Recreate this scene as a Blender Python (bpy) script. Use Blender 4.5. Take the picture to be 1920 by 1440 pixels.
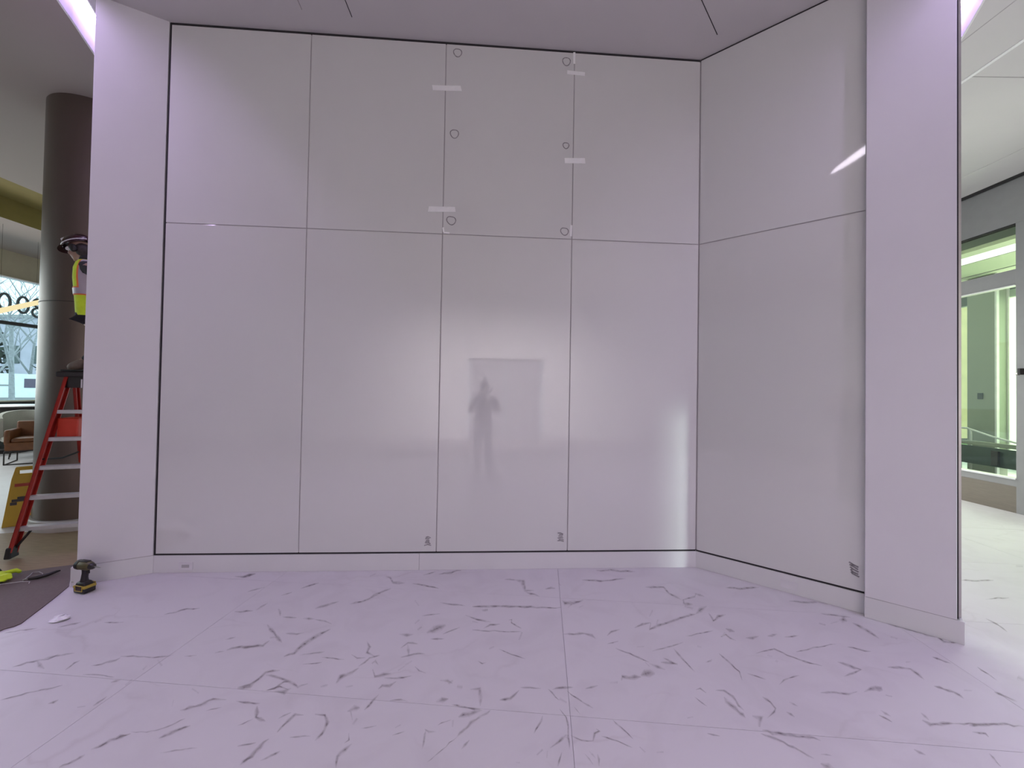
import bpy, bmesh, math, random
from mathutils import Vector, Matrix, Euler
from mathutils.geometry import tessellate_polygon
random.seed(7)
S = bpy.context.scene
for o in list(bpy.data.objects):
    bpy.data.objects.remove(o)

# ------------------------------------------------------------------ camera
PITCH, ROLL, FPX = 0.0155, 0.0172, 736.554
cam = bpy.data.cameras.new('camera'); cam_o = bpy.data.objects.new('camera', cam)
S.collection.objects.link(cam_o)
cam.sensor_fit = 'HORIZONTAL'; cam.sensor_width = 36.0; cam.lens = 36.0 * FPX / 1920.0
cam.clip_start = 0.02; cam.clip_end = 300
_f = Vector((0, math.cos(PITCH), math.sin(PITCH))); _r0 = Vector((1, 0, 0)); _u0 = _r0.cross(_f)
_r = math.cos(ROLL) * _r0 + math.sin(ROLL) * _u0
_u = -math.sin(ROLL) * _r0 + math.cos(ROLL) * _u0
M = Matrix(((_r.x, _u.x, -_f.x, 0), (_r.y, _u.y, -_f.y, 0), (_r.z, _u.z, -_f.z, 1.65), (0, 0, 0, 1)))
cam_o.matrix_world = M
S.camera = cam_o
# ------------------------------------------------------------------ world, exposure
S.view_settings.view_transform = 'Standard'; S.view_settings.look = 'None'
S.view_settings.exposure = 0.0; S.view_settings.gamma = 1.0; S.view_settings.use_curve_mapping = False
w = bpy.data.worlds.new('overcast_sky'); S.world = w; w.use_nodes = True
_bg = w.node_tree.nodes['Background']
_bg.inputs[0].default_value = (0.72, 0.93, 1.0, 1); _bg.inputs[1].default_value = 2.2

LED_COL = (0.69, 0.54, 1.0); LED_POW = 142.0       # violet cove lights
def area(name, loc, target, sx, sy, power, col, spread=180):
    l = bpy.data.lights.new(name, 'AREA'); l.shape = 'RECTANGLE'; l.size = sx; l.size_y = sy
    l.energy = power; l.color = col; l.spread = math.radians(spread)
    o = bpy.data.objects.new(name, l); S.collection.objects.link(o); o.location = loc
    o.rotation_euler = (Vector(target) - Vector(loc)).to_track_quat('-Z', 'Y').to_euler()
    return o
# daylight through the glazing of the place
area('daylight_corridor', (6.0, 9.3, 2.2), (4.8, 3.0, 0.0), 2.2, 3.0, 132, (0.96, 1.0, 0.93), 118)
area('daylight_vestibule', (11.3, 6.5, 2.3), (7.3, 6.0, 1.6), 3.5, 3.0, 420, (0.95, 1.0, 0.88))
area('daylight_lobby', (-12.2, 6.0, 2.6), (-6, 5.2, 1.0), 7.0, 2.8, 150, (1.0, 0.96, 0.90))
area('daylight_door', (7.9, -1.15, 1.05), (1.86, 3.75, 0.40), 0.28, 2.2, 2.4, (0.93, 1.0, 0.92), 4)
area('rear_wall_fill', (0.7, -1.6, 4.5), (0.7, -6.0, 1.3), 6.0, 1.2, 290, (1.0, 0.93, 0.95), 78)  # added fill, no fitting: brightens the rear wall for bounce and reflections
area('overhead_fill', (0.0, -0.4, 4.86), (0.0, -0.4, 0.0), 5.0, 2.4, 36, (0.92, 0.80, 1.0), 112)  # added fill behind the view, spread kept narrow so the panels don't mirror it
# added bodiless light; its mirror image makes the streak on the angled panel
_sl = area('streak_light', (1.434, 1.293, 4.55), (2.0, 2.0, 4.0), 0.70, 0.078, 0.024, (0.96, 0.86, 1.0), 26)
_sl.data.shape = 'ELLIPSE'
_z = Vector((-0.5366, -0.7283, 0.4262)); _x = Vector((-0.2923, 0.1345, -0.1382)).normalized(); _x = (_x - _z * _x.dot(_z)).normalized(); _y = _z.cross(_x)
_sl.rotation_euler = Matrix((_x, _y, _z)).transposed().to_euler()

# ------------------------------------------------------------------ mesh helpers
class MB:
    """collects shapes; build() links them as ONE mesh object"""
    def __init__(s): s.bm = bmesh.new()
    def _mat(s, loc, rot):
        m = Matrix.Translation(Vector(loc))
        if rot is not None:
            m = m @ (rot if isinstance(rot, Matrix) else Euler(rot).to_matrix().to_4x4())
        return m
    def box(s, c, d, rot=None, bev=0.0, seg=2, taper=None):
        r = bmesh.ops.create_cube(s.bm, size=1.0); vs = r['verts']
        for v in vs:
            v.co = Vector((v.co.x * d[0], v.co.y * d[1], v.co.z * d[2]))
            if taper and v.co.z > 0: v.co.x *= taper[0]; v.co.y *= taper[1]
        if bev > 0:
            es = list({e for v in vs for e in v.link_edges})
            rb = bmesh.ops.bevel(s.bm, geom=es, offset=bev, segments=seg, profile=0.5, affect='EDGES', clamp_overlap=True)
            vs = list({v for f in rb['faces'] for v in f.verts} | {v for v in vs if v.is_valid})
        bmesh.ops.transform(s.bm, matrix=s._mat(c, rot), verts=[v for v in vs if v.is_valid])
        return s
    def cyl(s, p0, p1, r0, r1=None, n=16, caps=True):
        p0 = Vector(p0); p1 = Vector(p1); r1 = r0 if r1 is None else r1
        d = p1 - p0
        q = d.to_track_quat('Z', 'Y').to_matrix().to_4x4()
        m = Matrix.Translation((p0 + p1) / 2) @ q
        bmesh.ops.create_cone(s.bm, cap_ends=caps, segments=n, radius1=r0, radius2=r1, depth=d.length, matrix=m)
        return s
    def ball(s, c, rad, n=16, rot=None):
        rad = (rad,) * 3 if not hasattr(rad, '__len__') else rad
        r = bmesh.ops.create_uvsphere(s.bm, u_segments=n, v_segments=max(6, n // 2), radius=1.0)
        for v in r['verts']: v.co = Vector((v.co.x * rad[0], v.co.y * rad[1], v.co.z * rad[2]))
        bmesh.ops.transform(s.bm, matrix=s._mat(c, rot), verts=r['verts'])
        return s
    def tube(s, pts, r, n=8):
        pts = [Vector(p) for p in pts]; rs = r if hasattr(r, '__len__') else [r] * len(pts)
        rings = []; a = None
        for i, p in enumerate(pts):
            t = (pts[min(i + 1, len(pts) - 1)] - pts[max(i - 1, 0)]).normalized()
            if a is None:
                a = t.cross(Vector((0, 0, 1)))
                if a.length < 1e-2: a = t.cross(Vector((0, 1, 0)))
            a = (a - t * a.dot(t)).normalized(); b = a.cross(t)
            rings.append([s.bm.verts.new(p + rs[i] * (math.cos(2 * math.pi * k / n) * a + math.sin(2 * math.pi * k / n) * b)) for k in range(n)])
        for A, B in zip(rings[:-1], rings[1:]):
            for k in range(n): s.bm.faces.new((A[k], A[(k + 1) % n], B[(k + 1) % n], B[k]))
        s.bm.faces.new(rings[0][::-1]); s.bm.faces.new(rings[-1])
        return s
    def lathe(s, prof, c=(0, 0, 0), n=32, rot=None, cap=True):
        rings = []; m = s._mat(c, rot)
        for r, z in prof:
            rings.append([s.bm.verts.new(m @ Vector((r * math.cos(2 * math.pi * k / n), r * math.sin(2 * math.pi * k / n), z))) for k in range(n)])
        for A, B in zip(rings[:-1], rings[1:]):
            for k in range(n): s.bm.faces.new((A[k], A[(k + 1) % n], B[(k + 1) % n], B[k]))
        if cap:
            s.bm.faces.new(rings[0][::-1]); s.bm.faces.new(rings[-1])
        return s
    def prism(s, poly, h, m=None):
        """poly in local xy, extruded 0..h along local z"""
        m = m or Matrix.Identity(4)
        lo = [s.bm.verts.new(m @ Vector((p[0], p[1], 0))) for p in poly]
        hi = [s.bm.verts.new(m @ Vector((p[0], p[1], h))) for p in poly]
        n = len(poly)
        for a, b, c in tessellate_polygon([[Vector((p[0], p[1], 0)) for p in poly]]):
            try: s.bm.faces.new((lo[a], lo[b], lo[c])); s.bm.faces.new((hi[c], hi[b], hi[a]))
            except ValueError: pass
        for k in range(n): s.bm.faces.new((lo[k], lo[(k + 1) % n], hi[(k + 1) % n], hi[k]))
        return s
    def quad(s, *pts):
        s.bm.faces.new([s.bm.verts.new(Vector(p)) for p in pts]); return s
    def build(s, name, mat, parent=None, smooth=False):
        bmesh.ops.remove_doubles(s.bm, verts=s.bm.verts, dist=1e-6)
        bmesh.ops.recalc_face_normals(s.bm, faces=s.bm.faces)
        me = bpy.data.meshes.new(name); s.bm.to_mesh(me); s.bm.free()
        me.materials.append(mat)
        if smooth:
            for p in me.polygons: p.use_smooth = True
            if smooth != 'all': me.set_sharp_from_angle(angle=math.radians(40))
        o = bpy.data.objects.new(name, me); S.collection.objects.link(o)
        if parent is not None: o.parent = parent
        return o
def thing(name, label, cat, loc=(0, 0, 0), rot=None, group=None):
    o = bpy.data.objects.new(name, None); S.collection.objects.link(o); o.empty_display_size = 0.1
    o.location = loc
    if rot is not None: o.rotation_euler = rot
    return tag(o, label, cat, group)
def tag(o, label, cat, group=None):
    o['label'] = label; o['category'] = cat
    if group: o['group'] = group
    return o
def struct(o): o['kind'] = 'structure'; return o
def stuff(o): o['kind'] = 'stuff'; return o

# ------------------------------------------------------------------ materials
def nt(name):
    m = bpy.data.materials.new(name); m.use_nodes = True
    t = m.node_tree; b = t.nodes['Principled BSDF']; return m, t, b
def noise_col(t, b, col, var, scale, coord='Object', stretch=None, detail=4):
    tc = t.nodes.new('ShaderNodeTexCoord'); n = t.nodes.new('ShaderNodeTexNoise')
    n.inputs['Scale'].default_value = scale; n.inputs['Detail'].default_value = detail
    src = tc.outputs[coord]
    if stretch:
        mp = t.nodes.new('ShaderNodeMapping'); mp.inputs['Scale'].default_value = stretch
        t.links.new(src, mp.inputs['Vector']); src = mp.outputs['Vector']
    t.links.new(src, n.inputs['Vector'])
    r = t.nodes.new('ShaderNodeValToRGB')
    r.color_ramp.elements[0].position = 0.3; r.color_ramp.elements[1].position = 0.7
    r.color_ramp.elements[0].color = (*[c * (1 - var) for c in col], 1)
    r.color_ramp.elements[1].color = (*[min(1, c * (1 + var)) for c in col], 1)
    t.links.new(n.outputs['Fac'], r.inputs['Fac']); t.links.new(r.outputs['Color'], b.inputs['Base Color'])
    return n
def mat(name, col, rough=0.5, metal=0.0, var=0.05, scale=8, bump=0.0, spec=0.5, stretch=None, coat=0.0):
    m, t, b = nt(name)
    n = noise_col(t, b, col, var, scale, stretch=stretch)
    b.inputs['Roughness'].default_value = rough; b.inputs['Metallic'].default_value = metal
    b.inputs['Specular IOR Level'].default_value = spec
    b.inputs['Coat Weight'].default_value = coat
    if bump:
        bp = t.nodes.new('ShaderNodeBump'); bp.inputs['Strength'].default_value = bump; bp.inputs['Distance'].default_value = 0.01
        t.links.new(n.outputs['Fac'], bp.inputs['Height']); t.links.new(bp.outputs['Normal'], b.inputs['Normal'])
    return m
def emit(name, col, k):
    m = bpy.data.materials.new(name); m.use_nodes = True; t = m.node_tree; t.nodes.clear()
    e = t.nodes.new('ShaderNodeEmission'); o = t.nodes.new('ShaderNodeOutputMaterial')
    e.inputs[0].default_value = (*col, 1); e.inputs[1].default_value = k; t.links.new(e.outputs[0], o.inputs[0])
    return m
def glass(name, tint, refl=0.06):
    m = bpy.data.materials.new(name); m.use_nodes = True; t = m.node_tree; t.nodes.clear()
    tr = t.nodes.new('ShaderNodeBsdfTransparent'); tr.inputs[0].default_value = (*tint, 1)
    gl = t.nodes.new('ShaderNodeBsdfGlossy'); gl.inputs['Roughness'].default_value = 0.02
    fr = t.nodes.new('ShaderNodeFresnel'); fr.inputs[0].default_value = 1.45
    mx = t.nodes.new('ShaderNodeMixShader'); o = t.nodes.new('ShaderNodeOutputMaterial')
    ge = t.nodes.new('ShaderNodeNewGeometry'); iv = t.nodes.new('ShaderNodeMath'); iv.operation = 'SUBTRACT'; iv.inputs[0].default_value = 1.0
    mu = t.nodes.new('ShaderNodeMath'); mu.operation = 'MULTIPLY'; t.links.new(ge.outputs['Backfacing'], iv.inputs[1])
    t.links.new(fr.outputs[0], mu.inputs[0]); t.links.new(iv.outputs[0], mu.inputs[1]); t.links.new(mu.outputs[0], mx.inputs[0]); t.links.new(tr.outputs[0], mx.inputs[1]); t.links.new(gl.outputs[0], mx.inputs[2])
    t.links.new(mx.outputs[0], o.inputs[0]); return m

WHITE = mat('white_paint', (0.74, 0.72, 0.72), 0.55, var=0.012, scale=3)
PIER = mat('pier_paint', (0.76, 0.73, 0.76), 0.5, var=0.012, scale=2)
BASE = mat('baseboard_paint', (0.74, 0.72, 0.73), 0.38, var=0.012, scale=3)
CEIL = mat('ceiling_paint', (0.62, 0.59, 0.59), 0.8, var=0.012, scale=2)
PANEL = mat('back_painted_glass', (0.715, 0.70, 0.688), 0.045, var=0.008, scale=1.2, spec=1.0)
JOINT = mat('joint_grey', (0.45, 0.42, 0.43), 0.8, var=0.05)
BLACKGAP = mat('shadow_gap_black', (0.03, 0.026, 0.028), 0.9)
PENCIL = mat('pencil', (0.27, 0.25, 0.26), 0.9, var=0.3, scale=60)
TAPE = mat('white_tape', (0.93, 0.91, 0.91), 0.6, var=0.03, scale=30)
GREYWALL = mat('grey_metal_frame', (0.30, 0.29, 0.29), 0.45, var=0.03)
KICK = mat('bronze_kick_plate', (0.22, 0.185, 0.15), 0.4, metal=0.3, var=0.06, stretch=(1, 1, 12))
DARK = mat('dark_rubber', (0.018, 0.014, 0.014), 0.6)
BLACKP = mat('black_plastic', (0.022, 0.018, 0.018), 0.4)
STEEL = mat('brushed_steel', (0.55, 0.53, 0.5), 0.3, metal=0.9)
ALU = mat('aluminium', (0.62, 0.60, 0.60), 0.42, metal=0.35, var=0.04, scale=30)
RED = mat('red_fibreglass', (0.38, 0.020, 0.012), 0.4, var=0.12, scale=25)
REDP = mat('red_plastic', (0.62, 0.045, 0.02), 0.45)
HIVIS = mat('hi_vis_yellow', (0.62, 0.80, 0.03), 0.75, var=0.08, scale=20, bump=0.2)
ORANGE = mat('orange_trim', (0.85, 0.20, 0.06), 0.7)
SILVER = mat('reflective_silver', (0.42, 0.36, 0.40), 0.45, metal=0.15)
NAVY = mat('dark_work_trousers', (0.016, 0.014, 0.020), 0.85, var=0.2, scale=30, bump=0.3)
SLEEVE = mat('black_sleeve', (0.02, 0.017, 0.02), 0.85)
SKIN = mat('skin', (0.36, 0.22, 0.17), 0.55, var=0.05)
HAIR = mat('dark_hair', (0.03, 0.02, 0.018), 0.6, var=0.3, scale=60, bump=0.3)
MAROON = mat('maroon_helmet', (0.035, 0.008, 0.013), 0.22, var=0.05)
def split_ceiling(m):
    t = m.node_tree; b = t.nodes['Principled BSDF']; src = b.inputs['Base Color'].links[0].from_socket
    g = t.nodes.new('ShaderNodeNewGeometry'); s = t.nodes.new('ShaderNodeSeparateXYZ'); c = t.nodes.new('ShaderNodeMath'); c.operation = 'LESS_THAN'; c.inputs[1].default_value = -3.76
    x = t.nodes.new('ShaderNodeMixRGB'); x.inputs[2].default_value = (0.34, 0.285, 0.26, 1)      # darker taupe on the lobby side
    t.links.new(g.outputs['Position'], s.inputs[0]); t.links.new(s.outputs[0], c.inputs[0]); t.links.new(c.outputs[0], x.inputs[0]); t.links.new(src, x.inputs[1]); t.links.new(x.outputs[0], b.inputs['Base Color'])
split_ceiling(CEIL)
WHITEP = mat('white_plastic', (0.75, 0.72, 0.75), 0.35)
BOOT = mat('tan_boot_leather', (0.16, 0.11, 0.085), 0.7, var=0.15, scale=40, bump=0.2)
YELLOWP = mat('yellow_sign_plastic', (0.62, 0.40, 0.02), 0.5, var=0.05)
LEATHER = mat('cognac_leather', (0.13, 0.042, 0.010), 0.5, var=0.15, scale=14, bump=0.1)
CHALK = mat('pale_upholstery', (0.42, 0.42, 0.38), 0.85, var=0.05, scale=40)
MATM = mat('brown_mat', (0.155, 0.118, 0.108), 0.8, var=0.06, scale=60, bump=0.2)
TAN = mat('tan_protection_board', (0.33, 0.235, 0.14), 0.6, var=0.14, scale=5, stretch=(1.5, 14, 1))
COLM = mat('bronze_column', (0.15, 0.115, 0.095), 0.40, metal=0.55, var=0.03, scale=2)
PLINTH = mat('column_plinth', (0.55, 0.52, 0.5), 0.5)
GLASS_G = glass('green_tinted_glass', (0.93, 0.965, 0.88))
GLASS_C = glass('clear_window_glass', (0.90, 0.97, 0.98))
CLEARP = mat('clear_cord', (0.5, 0.48, 0.48), 0.3)
LED = emit('violet_led_diffuser', LED_COL, LED_POW)
TRIMW = mat('white_trim', (0.85, 0.83, 0.84), 0.4)

def marble(name):
    m, t, b = nt(name); N = t.nodes.new; L = t.links.new
    g = N('ShaderNodeNewGeometry'); oi = N('ShaderNodeObjectInfo')
    mp = N('ShaderNodeVectorMath'); mp.operation = 'ADD'
    mu = N('ShaderNodeVectorMath'); mu.operation = 'SCALE'; mu.inputs['Scale'].default_value = 3.0
    cb = N('ShaderNodeCombineXYZ')
    for i in range(3): L(oi.outputs['Random'], cb.inputs[i])
    L(cb.outputs[0], mu.inputs[0]); L(g.outputs['Position'], mp.inputs[0]); L(mu.outputs[0], mp.inputs[1])
    dn = N('ShaderNodeTexNoise'); dn.inputs['Scale'].default_value = 1.7; dn.inputs['Detail'].default_value = 5
    L(mp.outputs[0], dn.inputs['Vector'])
    sc = N('ShaderNodeVectorMath'); sc.operation = 'SCALE'; sc.inputs['Scale'].default_value = 0.55
    L(dn.outputs['Color'], sc.inputs[0])
    ad = N('ShaderNodeVectorMath'); ad.operation = 'ADD'; L(mp.outputs[0], ad.inputs[0]); L(sc.outputs[0], ad.inputs[1])
    st = N('ShaderNodeMapping'); st.inputs['Rotation'].default_value = (0, 0, 0.9); st.inputs['Scale'].default_value = (0.8, 2.2, 1)
    L(ad.outputs[0], st.inputs['Vector'])
    v = N('ShaderNodeTexVoronoi'); v.feature = 'DISTANCE_TO_EDGE'; v.inputs['Scale'].default_value = 1.5
    L(st.outputs[0], v.inputs['Vector'])
    r = N('ShaderNodeValToRGB'); r.color_ramp.elements[0].position = 0.0; r.color_ramp.elements[0].color = (1, 1, 1, 1)
    r.color_ramp.elements[1].position = 0.035; r.color_ramp.elements[1].color = (0, 0, 0, 1); L(v.outputs['Distance'], r.inputs['Fac'])
    mk = N('ShaderNodeTexNoise'); mk.inputs['Scale'].default_value = 1.6; mk.inputs['Detail'].default_value = 6; L(mp.outputs[0], mk.inputs['Vector'])
    mr = N('ShaderNodeMapRange'); mr.inputs[1].default_value = 0.5; mr.inputs[2].default_value = 0.75; mr.inputs[4].default_value = 0.55; L(mk.outputs['Fac'], mr.inputs[0])
    ml = N('ShaderNodeMath'); ml.operation = 'MULTIPLY'; L(r.outputs[0], ml.inputs[0]); L(mr.outputs[0], ml.inputs[1])
    cl = N('ShaderNodeTexNoise'); cl.inputs['Scale'].default_value = 2.6; cl.inputs['Detail'].default_value = 8; cl.inputs['Distortion'].default_value = 1.2
    L(mp.outputs[0], cl.inputs['Vector'])
    r2 = N('ShaderNodeValToRGB'); r2.color_ramp.elements[0].position = 0.34; r2.color_ramp.elements[1].position = 0.52
    r2.color_ramp.elements[0].color = (0.645, 0.618, 0.632, 1); r2.color_ramp.elements[1].color = (0.68, 0.655, 0.67, 1)
    L(cl.outputs['Fac'], r2.inputs['Fac'])
    mx = N('ShaderNodeMixRGB'); mx.inputs[2].default_value = (0.50, 0.46, 0.46, 1); L(ml.outputs[0], mx.inputs[0]); L(r2.outputs[0], mx.inputs[1])
    L(mx.outputs[0], b.inputs['Base Color']); b.inputs['Roughness'].default_value = 0.42
    b.inputs['Specular IOR Level'].default_value = 0.4
    return m
MARBLE = marble('white_marble')
def vein_mat():
    m, t, b = nt('marble_vein'); N = t.nodes.new; L = t.links.new
    b.inputs['Base Color'].default_value = (0.35, 0.31, 0.305, 1); b.inputs['Roughness'].default_value = 0.42
    a = N('ShaderNodeAttribute'); a.attribute_name = 'fade'
    g = N('ShaderNodeNewGeometry'); n = N('ShaderNodeTexNoise'); n.inputs['Scale'].default_value = 26; n.inputs['Detail'].default_value = 4
    L(g.outputs['Position'], n.inputs['Vector'])
    mr = N('ShaderNodeMapRange'); mr.inputs[1].default_value = 0.33; mr.inputs[2].default_value = 0.66; mr.inputs[3].default_value = 0.22; mr.inputs[4].default_value = 0.74
    L(n.outputs['Fac'], mr.inputs[0])
    ml = N('ShaderNodeMath'); ml.operation = 'MULTIPLY'; L(a.outputs['Fac'], ml.inputs[0]); L(mr.outputs[0], ml.inputs[1])
    L(ml.outputs[0], b.inputs['Alpha']); return m
VEIN = vein_mat()

# ------------------------------------------------------------------ structure: key lines of the alcove
ZC = 4.8793
A, B = 0.0613, 0.6831
C = Vector((1.7719, 3.7522, 0)); DA = Vector((-math.cos(A), -math.sin(A), 0)); NA = Vector((math.sin(A), -math.cos(A), 0))
DB = Vector((math.cos(B), -math.sin(B), 0)); NB = Vector((-math.sin(B), -math.cos(B), 0))
LW = 4.8832; LS = 1.1845
P_L = C + DA * LW                                      # left end of the back wall
DL = Vector((-0.8695, -0.4939, 0)).normalized(); NL = Vector((-DL.y, DL.x, 0))  # left pier line and its outward normal
if NL.y > 0: NL = -NL
def frame(o, x, n):
    """matrix with local x along the wall, local z up, local y out of the wall (towards the room)"""
    return Matrix(((x.x, n.x, 0, o.x), (x.y, n.y, 0, o.y), (x.z, n.z, 1, o.z), (0, 0, 0, 1)))
FA = frame(C, DA, NA); FB = frame(C, DB, NB); FL = frame(P_L, DL, NL)
def wbox(mb, F, s0, s1, z0, z1, y0, y1, bev=0.0):
    c = F @ Vector(((s0 + s1) / 2, (y0 + y1) / 2, (z0 + z1) / 2))
    mb.box(c, (abs(s1 - s0), abs(y1 - y0), abs(z1 - z0)), F.to_3x3().to_4x4(), bev); return mb
def wall(name, F, s0, s1, z0, z1, y0, y1, m, bev=0.0):
    return struct(wbox(MB(), F, s0, s1, z0, z1, y0, y1, bev).build(name, m))

# ---- floor: slab, laid tiles, traced veins
floor_o = struct(MB().box((-2.5, 3.0, -0.06), (30, 24, 0.1)).build('floor', mat('floor_grout', (0.42, 0.39, 0.40), 0.8)))
TX = Vector((0.9970, -0.0776, 0)); TY = Vector((0.0776, 0.9970, 0)); T0 = Vector((0.325, 2.022, 0))
TL, TW = 2.405, 1.14
tiles = {}
for i in range(-5, 4):
    for j in range(-4, 8):
        o = T0 + TX * (i * TL) + TY * (j * TW)
        c = o + TX * TL / 2 + TY * TW / 2
        if c.x < -13.0 or c.x > 13 or c.y > 10.8 or c.y < -6.5: continue
        if abs(c.x) > 7 and c.y < 1: continue
        g = 0.0009
        mb = MB(); mb.box(c + Vector((0, 0, -0.006)), (TL - 2 * g, TW - 2 * g, 0.012), (0, 0, math.atan2(TX.y, TX.x)))
        mb.build('floor_tile', MARBLE, floor_o)
struct(floor_o)
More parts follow.
